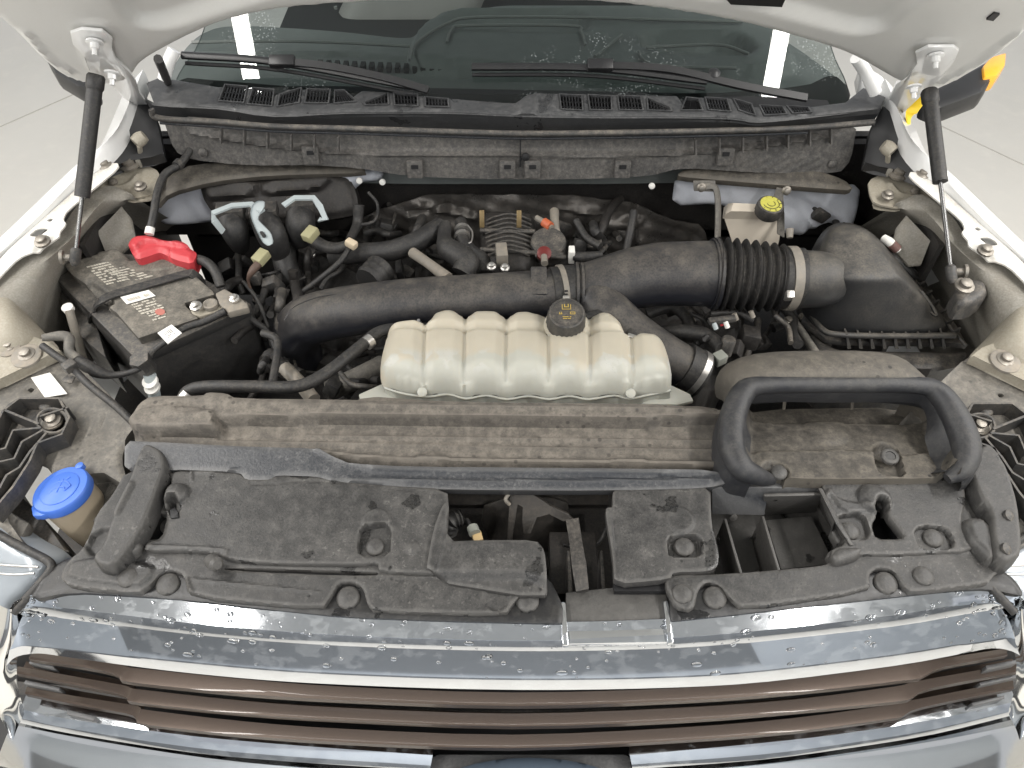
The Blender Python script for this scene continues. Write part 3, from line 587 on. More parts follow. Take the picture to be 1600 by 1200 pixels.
    tw = loft('strut_tower_corner', [[X(*p) for p in r] for r in (
        [(-20, 560, .02), (10, 562, .02), (60, 556, .0), (100, 552, -.01)],
        [(-20, 520, .05), (10, 525, .055), (50, 528, .03), (86, 536, -.01)],
        [(-20, 480, .07), (14, 478, .075), (36, 490, .05), (70, 520, .0)],
        [(-20, 462, .05), (14, 458, .05), (34, 476, .02), (60, 510, -.04)])], M['apron_y'], T, closed=False, caps=False, sub=2)
def bolt(px, py, z, r, parent, mat='bolt', ax=(0, -.15, 1)):
    c = P(px, py, z + .002); V = []
    return lathe('bolt', c, ax, [(r * 1.55, -.003), (r * 1.55, .001), (r * 1.0, .003), (r * .95, .003 + r * .6), (r * .6, .003 + r * .75)], M[mat], parent, segs=12, ang=25)
side(-1); side(1)
# door mirrors seen past the hood
for a, am in (([(66, 62), (150, 130), (150, 140), (118, 132), (84, 112), (68, 84)], None), ([(1462, 140), (1560, 84), (1552, 118), (1538, 142), (1470, 168), (1440, 156)], 1)):
    m_ = prism('door_mirror', [P(x, y, .12) for x, y in (a if am else a)], .045, M['wiper'], T, bev=.010)
    if am:
        prism('turn_signal', [P(x, y, .128) for x, y in ((1536, 102), (1548, 88), (1574, 80), (1572, 100), (1560, 116), (1538, 120))], .04, M['amber'], m_, bev=.006)
prism('mirror_arm', [P(x, y, .16) for x, y in ((1345, 96), (1380, 118), (1400, 150), (1372, 148), (1350, 120))], .05, M['white'], T, bev=.006)
tg = ribbon('yellow_tag', [P(1446, 146, .20), P(1436, 158, .19), P(1424, 176, .17), P(1420, 200, .14)], .02, .003, M['yellow'])
tag(tg, 'yellow strip tag hanging behind the gas strut on the right of the photo', 'tag')
# ---------------------------------------------------------------- bay bottom
for s in (-1, 1): box('bay_side_wall', (s * .81, .90, -.22), (.01, .34, .50), M['dark'], T, bev=0); box('bay_corner', (s * .74, 1.03, -.06), (.16, .02, .24), M['dark'], T, bev=0)
box('underbody', (0, .50, -.47), (1.9, 1.25, .02), M['dark'], T, bev=0)
# ---------------------------------------------------------------- grille
gt = [(14, 952), (30, 938), (60, 927), (100, 922), (200, 927), (300, 941), (420, 954), (540, 963), (700, 969), (872, 972)]
g1 = [(10, 966), (26, 950), (60, 946), (100, 950), (200, 962), (300, 974), (420, 985), (540, 993), (700, 999), (872, 1001)]
g2 = [(8, 972), (26, 956), (60, 958), (100, 964), (200, 978), (300, 990), (420, 1001), (540, 1008), (700, 1014), (872, 1016)]
g3 = [(14, 1012), (34, 1006), (60, 1008), (100, 1012), (200, 1024), (300, 1034), (420, 1045), (540, 1052), (700, 1058), (872, 1060)]
g4 = [(10, 1040), (26, 1026), (60, 1021), (100, 1026), (200, 1040), (300, 1052), (420, 1063), (540, 1070), (700, 1076), (872, 1078)]
rg = lambda a, f: a + f
GT = gt + [(1060, 966), (1200, 952), (1400, 931), (1500, 919), (1550, 917), (1582, 924), (1602, 940)]
G1 = g1 + [(1060, 996), (1200, 984), (1400, 961), (1500, 944), (1550, 940), (1582, 944), (1606, 952)]
G2 = g2 + [(1060, 1011), (1200, 999), (1400, 976), (1500, 959), (1550, 951), (1582, 949), (1610, 960)]
G3 = g3 + [(1060, 1056), (1200, 1046), (1400, 1022), (1500, 1006), (1550, 999), (1580, 995), (1606, 1004)]
G4 = g4 + [(1060, 1074), (1200, 1065), (1400, 1040), (1500, 1022), (1550, 1013), (1582, 1018), (1608, 1034)]
GR = [W3([(x, y, z) for x, y in r]) for r, z in ((GT, .000), (G1, -.012), (G2, -.026), (G3, -.060), (G4, -.084))]
def sm_(r, n=3): return [Vector(v) for v in catmull(r, n)]
grille = loft('grille_surround', [[v + Vector((0, .012, -.03)) for v in sm_(GR[0])], [v + Vector((0, .003, -.004)) for v in sm_(GR[0])], sm_(GR[0]), sm_(GR[1]), [v + Vector((0, -.002, -.003)) for v in sm_(GR[1])], sm_(GR[2]),
    [v + Vector((0, -.001, -.003)) for v in sm_(GR[2])], sm_(GR[3]), [v + Vector((0, -.002, -.003)) for v in sm_(GR[3])], sm_(GR[4]), [v + Vector((0, .03, -.02)) for v in sm_(GR[4])]], M['chrome'], T, closed=False, caps=False, ang=22)
for (x0, x1) in ((-36, 34), (1572, 1640)):   # end pieces of the surround wrapping down each side
    m = (lambda x: x) if x0 < 0 else (lambda x: 1614 - x)
    q = [[(-12, 940, -.01), (14, 952, .0), (24, 948, -.006)], [(-20, 1010, -.05), (10, 1012, -.045), (36, 1006, -.078)], [(-24, 1060, -.10), (0, 1048, -.10), (22, 1030, -.10)], [(-6, 1110, -.17), (10, 1100, -.17), (30, 1090, -.17)], [(20, 1160, -.2), (26, 1140, -.21), (40, 1112, -.21)]]
    loft('surround_end', [sm_([P(m(a), b, z) for a, b, z in r], 4) for r in q], M['chrome_clean'], grille, closed=False, caps=False, sub=1)
# notch piece in the middle
for n_, pts, z in (('notch_plate', [(884, 972), (1047, 972), (1050, 1001), (1043, 1003), (888, 1006), (880, 1001)], -.0),):
    prism(n_, pts, .012, M['chrome'], grille, z=-.006, bev=.0015)
for xs in ((876, 887), (1040, 1052)):
    prism('notch_edge', [(xs[0], 940), (xs[0] + 8, 940), (xs[1] + 2, 1008), (xs[1] - 8, 1008)] if xs[0] < 900 else [(xs[0] - 4, 938), (xs[0] + 4, 938), (xs[1] + 2, 1003), (xs[1] - 8, 1006)], .012, M['chrome'], grille, z=.003, bev=.002)
# rain drops standing on the chrome
def drops(name, rows_, n, par):
    bm = bmesh.new()
    for _ in range(n):
        a, b_ = random.choice(rows_); k = random.random(); i = random.randrange(2, len(a) - 2); c = a[i].lerp(b_[i], k).lerp(a[i + 1].lerp(b_[i + 1], k), random.random()); r = random.choice([.0012, .0016, .002, .003, .004])
        nn = (b_[i] - a[i]).cross(a[i + 1] - a[i]).normalized(); nn = nn if nn.z > 0 else -nn
        q = nn.to_track_quat('Z', 'Y').to_matrix().to_4x4(); q.translation = c
        bmesh.ops.create_uvsphere(bm, u_segments=8, v_segments=6, radius=1, matrix=q @ Matrix.Diagonal((r * random.uniform(1, 2.2), r, r * .4, 1)))
    o = frombm(name, bm, M['water'], par); o['kind'] = 'stuff'; return o
drops('water_drops', [(sm_(GR[0]), sm_(GR[1])), (sm_(GR[1]), sm_(GR[2])), (sm_(GR[2]), sm_(GR[3]))], 300, grille)
def bar(lo, hi, z, name='grille_bar'):
    a = [P(x, y, z) for x, y in lo]; b_ = [P(x, y + 1, z + .012) for x, y in hi]; a = sm_(a); b_ = sm_(b_)
    rings = [[v + Vector((0, .002, -.03)) for v in b_], b_, [u.lerp(v, .86) + Vector((0, 0, .001)) for u, v in zip(b_, a)], [v + Vector((0, -.002, .001)) for v in a], [v + Vector((0, -.003, -.009)) for v in a], [v + Vector((0, .02, -.012)) for v in a]]
    return loft(name, rings, M['brown'], T, closed=False, caps=False, ang=28)
L1 = [(46, 1028), (110, 1037), (169, 1048), (188, 1056), (206, 1064), (380, 1082), (540, 1092), (800, 1101), (1060, 1093), (1240, 1080), (1420, 1060), (1440, 1056), (1475, 1040), (1573, 1022)]
H1 = [(50, 1018), (110, 1026), (180, 1036), (200, 1041), (225, 1044), (380, 1060), (540, 1072), (800, 1081), (1060, 1074), (1240, 1060), (1410, 1038), (1430, 1034), (1470, 1028), (1573, 1012)]
L2 = [(26, 1050), (100, 1065), (182, 1081), (200, 1089), (216, 1096), (380, 1113), (540, 1123), (800, 1133), (1060, 1124), (1240, 1110), (1400, 1094), (1425, 1088), (1455, 1073), (1597, 1046)]
H2 = [(28, 1040), (100, 1053), (190, 1069), (205, 1074), (225, 1077), (380, 1094), (540, 1105), (800, 1114), (1060, 1105), (1240, 1092), (1395, 1072), (1420, 1066), (1450, 1060), (1597, 1034)]
L3 = [(40, 1082), (120, 1099), (199, 1113), (214, 1122), (229, 1130), (380, 1147), (540, 1158), (800, 1167), (1060, 1155), (1240, 1141), (1390, 1121), (1410, 1117), (1441, 1103), (1583, 1074)]
H3 = [(42, 1072), (120, 1087), (205, 1100), (220, 1105), (235, 1109), (380, 1126), (540, 1138), (800, 1147), (1060, 1136), (1240, 1121), (1385, 1101), (1405, 1096), (1436, 1091), (1583, 1062)]
bar(L1, H1, -.104); bar(L2, H2, -.144); bar(L3, H3, -.184)
for zz, pts in ((-.120, [(48, 1030), (84, 1040), (84, 1044), (44, 1036)]), (-.160, [(40, 1062), (94, 1074), (92, 1079), (36, 1068)]), (-.200, [(104, 1108), (150, 1120), (146, 1126), (104, 1116)]), (-.120, [(1540, 1040), (1590, 1030), (1590, 1036), (1542, 1046)]), (-.160, [(1530, 1066), (1596, 1052), (1596, 1057), (1532, 1071)]), (-.200, [(1518, 1098), (1570, 1086), (1570, 1091), (1520, 1103)])):
    prism('grille_web', pts, .02, M['plastic_blue'], T, z=zz, bev=.001)
gb = loft('grille_back', [[P(-20, 1010, -.14), P(400, 1040, -.14), P(800, 1060, -.14), P(1200, 1045, -.14), P(1630, 1010, -.14)], [P(-20, 1060, -.42), P(400, 1100, -.42), P(800, 1110, -.42), P(1200, 1100, -.42), P(1630, 1050, -.42)]], M['deep'], T, closed=False, caps=False)
prism('grille_floor', [(-40, 1080), (800, 1140), (1650, 1070), (1700, 1300), (-100, 1300)], .01, M['deep'], T, z=-.34, bev=0)
# lower chrome bar, left and right of the badge, and the lower surround
def lowbar(top, bot, dz=-.212):
    a = sm_([P(x, y, dz) for x, y in top]); b_ = sm_([P(x, y, dz - .018) for x, y in bot])
    loft('lower_bar', [[v + Vector((0, .02, 0)) for v in a], a, [u.lerp(v, .6) + Vector((0, -.001, .002)) for u, v in zip(a, b_)], [u.lerp(v, .68) + Vector((0, -.001, .002)) for u, v in zip(a, b_)], b_, [v + Vector((0, .004, -.012)) for v in b_], [v + Vector((0, .03, -.02)) for v in b_]], M['chrome'], T, closed=False, caps=False, ang=25)
lowbar([(32, 1108), (110, 1124), (300, 1150), (480, 1166), (676, 1180)], [(24, 1128), (110, 1146), (300, 1176), (480, 1192), (672, 1204)])
lowbar([(984, 1180), (1180, 1162), (1320, 1146), (1460, 1124), (1588, 1096)], [(988, 1202), (1180, 1188), (1320, 1170), (1460, 1147), (1596, 1114)])
for m in ((lambda x: x), (lambda x: 1612 - x)):
    q = [[(20, 1132, -.25), (120, 1152, -.25), (320, 1184, -.25), (560, 1208, -.25), (700, 1214, -.25)], [(10, 1150, -.262), (100, 1172, -.262), (300, 1204, -.262), (540, 1226, -.262), (700, 1232, -.262)], [(-10, 1200, -.32), (80, 1230, -.32), (280, 1270, -.32), (540, 1300, -.32), (700, 1300, -.32)], [(-30, 1260, -.40), (60, 1300, -.40), (260, 1340, -.40), (540, 1360, -.40), (700, 1360, -.40)]]
    r_ = [sm_([P(m(a), b, z) for a, b, z in r], 4) for r in q]
    loft('lower_surround', [[v + Vector((0, .02, -.004)) for v in r_[0]]] + r_, M['chrome_clean'], T, closed=False, caps=False, ang=40)
# badge housing and oval badge plate
prism('badge_housing', [(664, 1190), (684, 1178), (978, 1178), (992, 1190), (992, 1240), (664, 1240)], .03, M['plastic_blue'], T, z=-.245, bev=.003)
c = P(828, 1250, -.24); bm = []
relief('badge_plate', flat(-.232), [(828 + 150 * math.cos(a), 1236 + 52 * math.sin(a)) for a in [i * math.pi / 16 for i in range(32)]][::-1], simple('blue_grey_badge', (.10, .13, .17), .3, .4), T, thick=.01, res=.005, infl=(.006, .03), ck=0)
# ---------------------------------------------------------------- bumper corners / headlights
M['hl_body'] = simple('headlight_body', (.34, .37, .40), .22, .1, var=.2, sc=12)
for s, m in ((-1, lambda x: x), (1, lambda x: 1606 - x)):
    o_ = [(-60, 800), (-10, 822), (30, 850), (62, 866), (75, 880), (72, 894), (40, 930), (10, 962), (-60, 1010)]
    pts = [(m(a), b) for a, b in o_]
    hb = relief('headlight', fr3((m(-40), 960, -.06), (m(70), 885, -.01), (m(-40), 830, .0)) if s < 0 else Fr(P(m(20), 890, -.03), (1, 0, -.25), (0, 1, .1)), pts, M['hl_body'], T, thick=.05, res=.008, infl=(.012, .03))
    tube('lens_seal', [P(m(-30), 818, .006), P(m(10), 842, .006), P(m(48), 862, .006), P(m(74), 876, .006), P(m(80), 888, .004), P(m(62), 912, .0), P(m(20), 958, -.01)], .006, M['rubber'], hb, segs=8)
    for k in range(2):
        tube('lens_line', [P(m(-30 + 8 * k), 880 + 14 * k, .0), P(m(20), 884 + 14 * k, .0), P(m(60 - 6 * k), 886 + 10 * k, .0)], .0015, M['zinc'], hb, segs=6)
    fm = prism('fender_tip', [(m(-60), 700), (m(-20), 690), (m(-8), 760), (m(12), 820), (m(48), 856), (m(20), 860), (m(-60), 815)], .03, M['bracket'], T, z=.0, bev=.003)
# ---------------------------------------------------------------- plastic lip along the chrome
lip_l = [(44, 936), (60, 905), (80, 884), (110, 868), (200, 860), (400, 868), (600, 872), (800, 880), (858, 900), (880, 945), (880, 972), (870, 973), (700, 969), (540, 963), (420, 951), (300, 937), (200, 929), (110, 924)]
lip_r = [(1048, 968), (1046, 920), (1100, 912), (1310, 895), (1450, 880), (1540, 862), (1556, 880), (1590, 905), (1603, 930), (1585, 926), (1545, 918), (1490, 921), (1400, 931), (1200, 953), (1060, 968)]
relief('grille_lip', flat(.006), lip_l[::-1], M['plastic_lip'], T, thick=.02, res=.004, edge=.003)
relief('grille_lip', flat(.006), lip_r[::-1], M['plastic_lip'], T, thick=.02, res=.005, edge=.004)
prism('notch_cover', [(884, 925), (960, 918), (1040, 915), (1046, 970), (884, 972)], .02, M['plastic_front'], T, z=-.006)
# ---------------------------------------------------------------- sight shield (left)
Z1 = .017
sh = [(94, 904), (98, 888), (110, 872), (128, 858), (140, 835), (152, 800), (176, 772), (196, 735), (263, 732), (372, 736), (386, 748), (420, 748), (430, 742), (500, 744), (545, 752), (600, 758), (699, 763), (700, 800), (697, 845), (757, 843), (838, 843), (850, 858), (853, 895), (856, 930), (842, 925), (817, 925), (800, 944), (790, 959), (584, 954), (574, 944), (567, 917), (550, 908), (528, 910), (516, 931), (503, 950), (294, 931), (288, 898), (268, 890), (250, 894), (233, 914), (216, 926), (110, 916)]
hol = [[(352, 887), (420, 888), (590, 893), (591, 898), (540, 899), (400, 893), (350, 889)], [(232, 822), (246, 800), (262, 804), (252, 842), (226, 843)], [(258, 792), (260, 782), (270, 778), (275, 784), (276, 800), (262, 800)]]
ft = [('c', 776, 935, .0165, -.003, .003), ('l', [(298, 926), (292, 905)], .003, .003), ('p', [(130, 862), (150, 826), (200, 826), (190, 880)], -.008, .004), ('p', [(104, 904), (112, 880), (150, 872), (240, 884), (236, 900), (214, 918)], .004, .004), ('l', [(300, 905), (500, 925)], .0015, .002), ('l', [(590, 900), (845, 905)], .002, .0015)]
shield = relief('sight_shield', flat(Z1), sh[::-1], M['plastic_front'], T, feats=ft, holes=[h[::-1] for h in hol], thick=.012, res=.0024, ck=1, edge=.0014, warp=.0002, sm=60)
pA = [(262, 734), (372, 737), (386, 748), (420, 748), (430, 742), (500, 744), (545, 752), (600, 758), (699, 763), (701, 800), (697, 846), (694, 894), (666, 895), (592, 892), (590, 878), (560, 881), (440, 880), (380, 876), (352, 872), (340, 864), (300, 860), (224, 860), (230, 846), (254, 842), (263, 806), (256, 790), (268, 756)]
fA = [('d', 275, 774, .019, .014), ('p', [(260, 797), (263, 780), (277, 778), (282, 798)], -.030, .004), ('p', [(560, 838), (566, 822), (602, 818), (610, 828), (608, 868), (560, 868)], -.018, .004), ('c', 588, 814, .019, .003, .003), ('d', 645, 856, .010, .002), ('l', [(300, 750), (299, 728)], .0015, .003),
      ('l', [(228, 852), (345, 858), (352, 868)], .002, .0015), ('l', [(390, 756), (430, 756), (500, 752), (690, 772)], .0015, -.001), ('p', [(300, 720), (340, 720), (336, 740), (302, 740)], .002, .002)]
panA = relief('shield_panel', flat(.027), pA[::-1], M['plastic_front'], shield, feats=fA, holes=[[(263, 800), (266, 792), (276, 792), (279, 804), (264, 806)][::-1]], thick=.012, res=.0022, ck=1, edge=.0016, warp=.0002, sm=60)
panB = relief('shield_box', flat(.035), [(697, 846), (757, 843), (838, 843), (851, 858), (855, 900), (852, 930), (664, 900), (676, 830), (690, 790), (702, 778)][::-1], M['plastic_front'], shield, thick=.009, res=.0024, ck=1, edge=.0018, warp=.0002, zf=None, feats=[('p', [(640, 896), (860, 896), (870, 960), (640, 960)], -.010, .020), ('l', [(706, 790), (680, 890)], .003, -.002)])
ridge = relief('shield_ridge', flat(.026), [(228, 706), (240, 702), (262, 714), (268, 738), (252, 784), (238, 822), (222, 850), (198, 884), (180, 898), (160, 894), (150, 880), (168, 862), (178, 828), (190, 796), (206, 764), (216, 732)][::-1], M['plastic_front'], shield, thick=.012, res=.0024, ck=1, infl=(.020, .006), feats=[('l', [(212, 770), (190, 812)], .006, .004)])
relief('shield_foot', flat(.026), [(202, 850), (214, 846), (224, 852), (216, 866), (196, 874)][::-1], M['plastic_front'], shield, thick=.01, res=.0025, ck=1, infl=(.008, .006))
lathe('shield_nub', P(330, 876, .03), (.6, -.5, .5), [(.010, 0), (.010, .02), (.006, .024)], M['plastic_front'], shield, segs=14)
def pin(px, py, z, r, parent=None, ax=(0, -.1, 1), mat='plastic_front', flatp=False):
    return lathe('push_pin', P(px, py, z), ax, [(r, -.002), (r, .001), (r * .9, .003), (r * .6, .005), (r * .2, .0058)] if not flatp else [(r, -.002), (r, .003), (r * .9, .004), (r * .6, .004), (r * .55, .0025), (r * .1, .0025)], M[mat], parent, segs=24, ang=60)
for x, y in ((262, 913), (544, 934), (824, 939)): pin(x, y, .008, .0155, shield)
pin(200, 903, .0185, .0135, shield); pin(586, 855, .0195, .0125, panA); pin(264, 822, .0, .012, shield)
prism('shield_screw', [(264, 796), (274, 792), (278, 800), (280, 808), (266, 810)], .02, M['deep'], shield, z=.03)
relief('shield_underside', flat(-.03), [(150, 740), (700, 765), (700, 900), (200, 880), (150, 830)][::-1], M['dark'], shield, thick=.01, res=.03)
# right centre plate E
shE = [(957, 770), (962, 764), (1050, 760), (1110, 757), (1112, 820), (1124, 862), (1122, 884), (1108, 892), (1052, 893), (1048, 904), (960, 912), (958, 870), (946, 800), (948, 792), (958, 792)]
fE = [('p', [(1044, 846), (1048, 838), (1092, 836), (1096, 846), (1098, 868), (1046, 870)], -.014, .004), ('c', 1062, 812, .020, .003, .003), ('l', [(958, 800), (966, 905)], .003, -.002)]
plE = relief('shield_plate', flat(.026), shE[::-1], M['plastic_front'], T, feats=fE, thick=.014, res=.0024, ck=1, edge=.0016, warp=.0002)
pin(1069, 855, .018, .0135, plE)
box('shield_slot', P(1004, 910, -.0), (.08, .03, .01), M['deep'], plE, bev=0)
# right lower strip and bin panel
shR = [(1041, 917), (1040, 902), (1056, 898), (1140, 896), (1215, 890), (1282, 884), (1300, 878), (1292, 866), (1300, 858), (1320, 856), (1330, 848), (1306, 815), (1282, 760), (1290, 744), (1500, 744), (1512, 720), (1524, 706), (1545, 714), (1566, 750), (1580, 800), (1587, 860), (1584, 884), (1560, 893), (1548, 905), (1545, 911), (1427, 925), (1412, 915), (1398, 890), (1372, 886), (1358, 896), (1360, 922), (1161, 950), (1142, 934), (1126, 914), (1106, 908), (1092, 918), (1084, 953), (1056, 948)]
hR = [[(1367, 786), (1372, 778), (1384, 780), (1386, 800), (1414, 836), (1408, 842), (1368, 842), (1362, 820), (1370, 806)]]
fR = [('l', [(1330, 868), (1400, 872), (1530, 862)], .003, .003), ('c', 1068, 926, .017, .001, .002)]
shR_ = [q for q in shR]
plR = relief('duct_base_panel', flat(.017), shR[::-1], M['plastic_front'], T, feats=fR, holes=[h[::-1] for h in hR], thick=.012, res=.0024, ck=1, edge=.0014, warp=.0002, sm=60)
pG = [(1284, 762), (1290, 745), (1400, 744), (1504, 745), (1510, 780), (1502, 812), (1508, 834), (1530, 860), (1400, 866), (1316, 866), (1300, 870), (1300, 858), (1320, 850), (1322, 842), (1304, 812)]
fG = [('p', [(1304, 822), (1310, 806), (1350, 802), (1360, 840), (1320, 842)], -.022, .004), ('p', [(1286, 780), (1300, 772), (1316, 800), (1360, 800), (1362, 790), (1310, 782), (1296, 760)], .003, .004),
      ('p', [(1430, 830), (1440, 822), (1478, 824), (1490, 842), (1488, 856), (1446, 858), (1434, 848)], -.022, .004), ('d', 1366, 780, .024, .012), ('p', [(1364, 798), (1370, 780), (1386, 781), (1390, 800)], -.014, .004)]
panG = relief('duct_base_plate', flat(.027), pG[::-1], M['plastic_front'], plR, feats=fG, holes=[h[::-1] for h in hR], thick=.016, res=.0022, ck=1, edge=.0016, warp=.0002, sm=60)
relief('panel_ridge', flat(.022), [(1502, 745), (1512, 716), (1528, 704), (1548, 714), (1568, 750), (1582, 800), (1588, 862), (1584, 884), (1560, 894), (1542, 880), (1536, 850), (1534, 812), (1518, 790), (1508, 765)][::-1], M['plastic_front'], plR, thick=.02, res=.0026, ck=1, infl=(.024, .007))
relief('ridge_lobe', flat(.026), [(1500, 824), (1506, 812), (1530, 812), (1548, 830), (1554, 870), (1546, 886), (1530, 868), (1512, 852)][::-1], M['plastic_front'], plR, thick=.012, res=.0025, ck=2, infl=(.013, .012))
relief('ridge_lobe', flat(.020), [(1294, 872), (1300, 860), (1316, 856), (1350, 858), (1340, 876), (1306, 886)][::-1], M['plastic_front'], plR, thick=.012, res=.0025, ck=2, infl=(.010, .010))
for x, y in ((1574, 806), (1570, 858)): lathe('ridge_clip', P(x, y, .045), (.4, -.3, 1), [(.008, 0), (.008, .004), (.004, .006)], M['plastic'], plR, segs=14)
for x, y in ((1117, 934), (1384, 911)): pin(x, y, .008, .0155, plR)
for x, y, z in ((1066, 928, .0185), (1443, 900, .0185), (1327, 830, .0195), (1458, 841, .0195)): pin(x, y, z, .0135, plR)
prism('panel_gap_floor', [(1350, 770), (1420, 770), (1425, 850), (1350, 850)], .01, M['deep'], plR, z=-.02, bev=0)
lathe('panel_screw', P(1378, 792, .0), (0, 0, 1), [(.012, 0), (.012, .01), (.008, .012), (.008, .018)], M['plastic'], plR, segs=12)
# open tray (bin) between the plates
BN = []
tray = prism('tray_floor', [(1112, 800), (1300, 790), (1330, 870), (1290, 888), (1120, 904)], .01, M['plastic_front'], T, z=-.075, bev=0)
tr = prism('tray_back', [P(1112, 762, .018), P(1282, 762, .018), P(1284, 776, .0), P(1196, 780, -.0), P(1196, 806, -.02), P(1112, 804, -.03)][::-1], .01, M['plastic_blue'], tray, dirn=(0, 1, 0))
prism('tray_wall', [P(1278, 762, .03), P(1304, 818, .03), P(1328, 852, .03), P(1318, 866, -.05), P(1300, 830, -.07), P(1272, 780, -.06)], .006, M['plastic_front'], tray, dirn=(1, 0, 0))
prism('tray_wall', [P(1194, 776, .02), P(1284, 774, .02), P(1276, 800, -.07), P(1192, 806, -.07)][::-1], .006, M['plastic_front'], tray, dirn=(0, 1, 0))
for a in ([(1131, 810), (1157, 900)], [(1190, 806), (1216, 894)]):
    t0, t1 = P(*a[0], -.012), P(*a[1], -.006); 
    prism('tray_divider', [t0, t1, t1 + Vector((0, 0, -.07)), t0 + Vector((0, 0, -.07))], .004, M['plastic_front'], tray, dirn=(1, 0, 0), bev=.001)
prism('inner_bin', [(1196, 812), (1268, 806), (1298, 868), (1294, 882), (1220, 890)], .008, M['plastic_front'], tray, z=-.055)
lathe('tray_rivet', P(1146, 808, -.03), (0, -1, .3), [(.006, 0), (.006, .002), (.002, .003)], M['plastic_front'], tray, segs=12)
# ---------------------------------------------------------------- radiator support: cool black strip and dusty beam
beam = relief('radiator_cover', fr3((300, 720, .020), (1100, 730, .020), (700, 640, .030)), [(224, 640), (242, 628), (322, 628), (330, 622), (360, 624), (372, 632), (560, 634), (612, 636), (1128, 642), (1140, 690), (1142, 740), (600, 735), (530, 722), (500, 712), (212, 698), (208, 688), (212, 660)][::-1], M['plastic_tan'], T, thick=.04, res=.004, ck=1, edge=.005, warp=.0002,
    feats=[('p', [(200, 610), (1160, 620), (1160, 668), (345, 660), (345, 684), (335, 686), (200, 684)], .022, .012), ('p', [(245, 648), (335, 650), (346, 668), (346, 684), (210, 684), (210, 665)], .010, .010), ('p', [(284, 642), (322, 640), (338, 650), (330, 660), (282, 658)], -.004, .006), ('l', [(250, 690), (500, 694), (800, 699), (1150, 706)], .003, .004), ('l', [(480, 706), (560, 716), (700, 722), (1150, 728)], .007, .010), ('l', [(480, 682), (800, 686), (1150, 690)], .0015, .003),
           ('p', [(655, 708), (700, 708), (702, 734), (650, 734)], .004, .004), ('p', [(955, 712), (1005, 712), (1010, 738), (955, 738)], .004, .004), ('l', [(345, 640), (1150, 652)], .002, .002)])
strip_ = relief('support_strip', fr3((250, 735, .030), (1100, 757, .030), (300, 692, .040)), [(194, 688), (240, 690), (400, 698), (496, 700), (516, 712), (550, 726), (640, 731), (900, 733), (1144, 736), (1144, 752), (1108, 762), (960, 766), (700, 765), (600, 758), (520, 752), (496, 744), (430, 742), (420, 750), (384, 750), (374, 737), (262, 733), (194, 738)][::-1], M['plastic_blue'], T, thick=.02, res=.004, ck=1, edge=.0014, warp=.0003,
    feats=[('l', [(520, 750), (700, 752), (900, 752), (1110, 750)], .003, .004), ('l', [(200, 730), (370, 734)], .002, .003), ('p', [(470, 690), (520, 715), (600, 740), (1150, 742), (1150, 700)], .006, .01)])
relief('cover_ledge', flat(-.01), [(560, 618), (700, 628), (1000, 632), (1120, 636), (1130, 652), (560, 645)][::-1], M['plastic_tan'], T, thick=.01, res=.008)
# ---------------------------------------------------------------- latch area
M['latch'] = dusty('latch_steel', (.035, .033, .031), (.10, .085, .07), .6, .45, .3, sc=15, metal=.3)
lt = prism('hood_latch', [P(*p) for p in ((806, 762, .0), (820, 764, .0), (852, 784, -.0), (858, 790, -.0), (888, 803, -.005), (896, 812, -.01), (880, 815, -.02), (858, 802, -.01), (838, 808, -.01), (830, 834, -.04), (818, 834, -.04), (816, 815, -.02), (818, 792, -.01), (808, 786, -.01), (800, 850, -.06), (792, 850, -.06), (796, 786, -.01), (798, 770, .0))][::-1], .006, M['latch'], T, dirn=(0, .8, -.5), bev=.001)
prism('latch_backplate', [P(*p) for p in ((756, 790, -.05), (790, 778, -.04), (862, 778, -.04), (888, 786, -.05), (890, 830, -.10), (860, 862, -.13), (770, 860, -.12), (752, 815, -.08))][::-1], .006, M['latch'], lt, dirn=(0, .8, -.5))
M['handle'] = dusty('latch_handle_steel', (.03, .028, .026), (.11, .097, .082), .5, .4, .3, sc=20)
lv = loft('latch_handle', [[P(884, 812, .02), P(904, 809, .02), P(904, 811, .01), P(886, 816, .01)], [P(890, 850, .02), P(910, 848, .02), P(910, 850, .01), P(892, 853, .01)], [P(894, 888, .022), P(916, 880, .022), P(916, 884, .01), P(896, 890, .01)], [P(900, 924, .012), P(920, 920, .012), P(920, 924, .0), P(901, 927, .0)]], M['handle'], lt, ang=30)
box('latch_box', P(895, 890, -.09), (.07, .10, .05), M['dark'], lt)
tube('latch_spring', [P(798, 768, .004), P(790, 780, .0), P(796, 788, -.01)], .003, M['steel'], lt, segs=8)
tube('latch_cable', [P(880, 850, -.06), P(915, 858, -.07), P(938, 845, -.07), P(950, 820, -.06)], .003, M['rubber'], lt, segs=8)
box('latch_crossbar', P(820, 782, -.07), (.26, .02, .03), M['latch'], T, rot=(20, 0, 0))
for x in (886, 938): prism('latch_side', [P(x, 860, -.02), P(x + 4, 860, -.02), P(x + 10, 945, -.02), P(x + 2, 945, -.02)], .06, M['plastic'], lt, bev=.001)
box('horn_support', P(800, 850, -.16), (.24, .10, .02), M['dark'], T, bev=0)
hn = tube('washer_hose', [P(700, 832, -.03), P(706, 815, -.01), P(722, 808, -.01)], .012, M['rubber'], T, segs=12, n=10, rf=lambda i, N: 1 + .14 * math.sin(i * 1.9))
cn = tube('sensor_connector', [P(729, 812, -.01), P(737, 826, -.005)], .0035, M['rubber'], T, segs=8)
tube('connector_collar', [P(738, 824, -.005), P(742, 834, -.003)], .0085, M['conn_grey'], cn, segs=12, n=2)
box('connector_body', P(746, 840, -.01), (.014, .016, .012), simple('amber_connector', (.55, .40, .20), .4), cn, rot=(0, 0, 15))
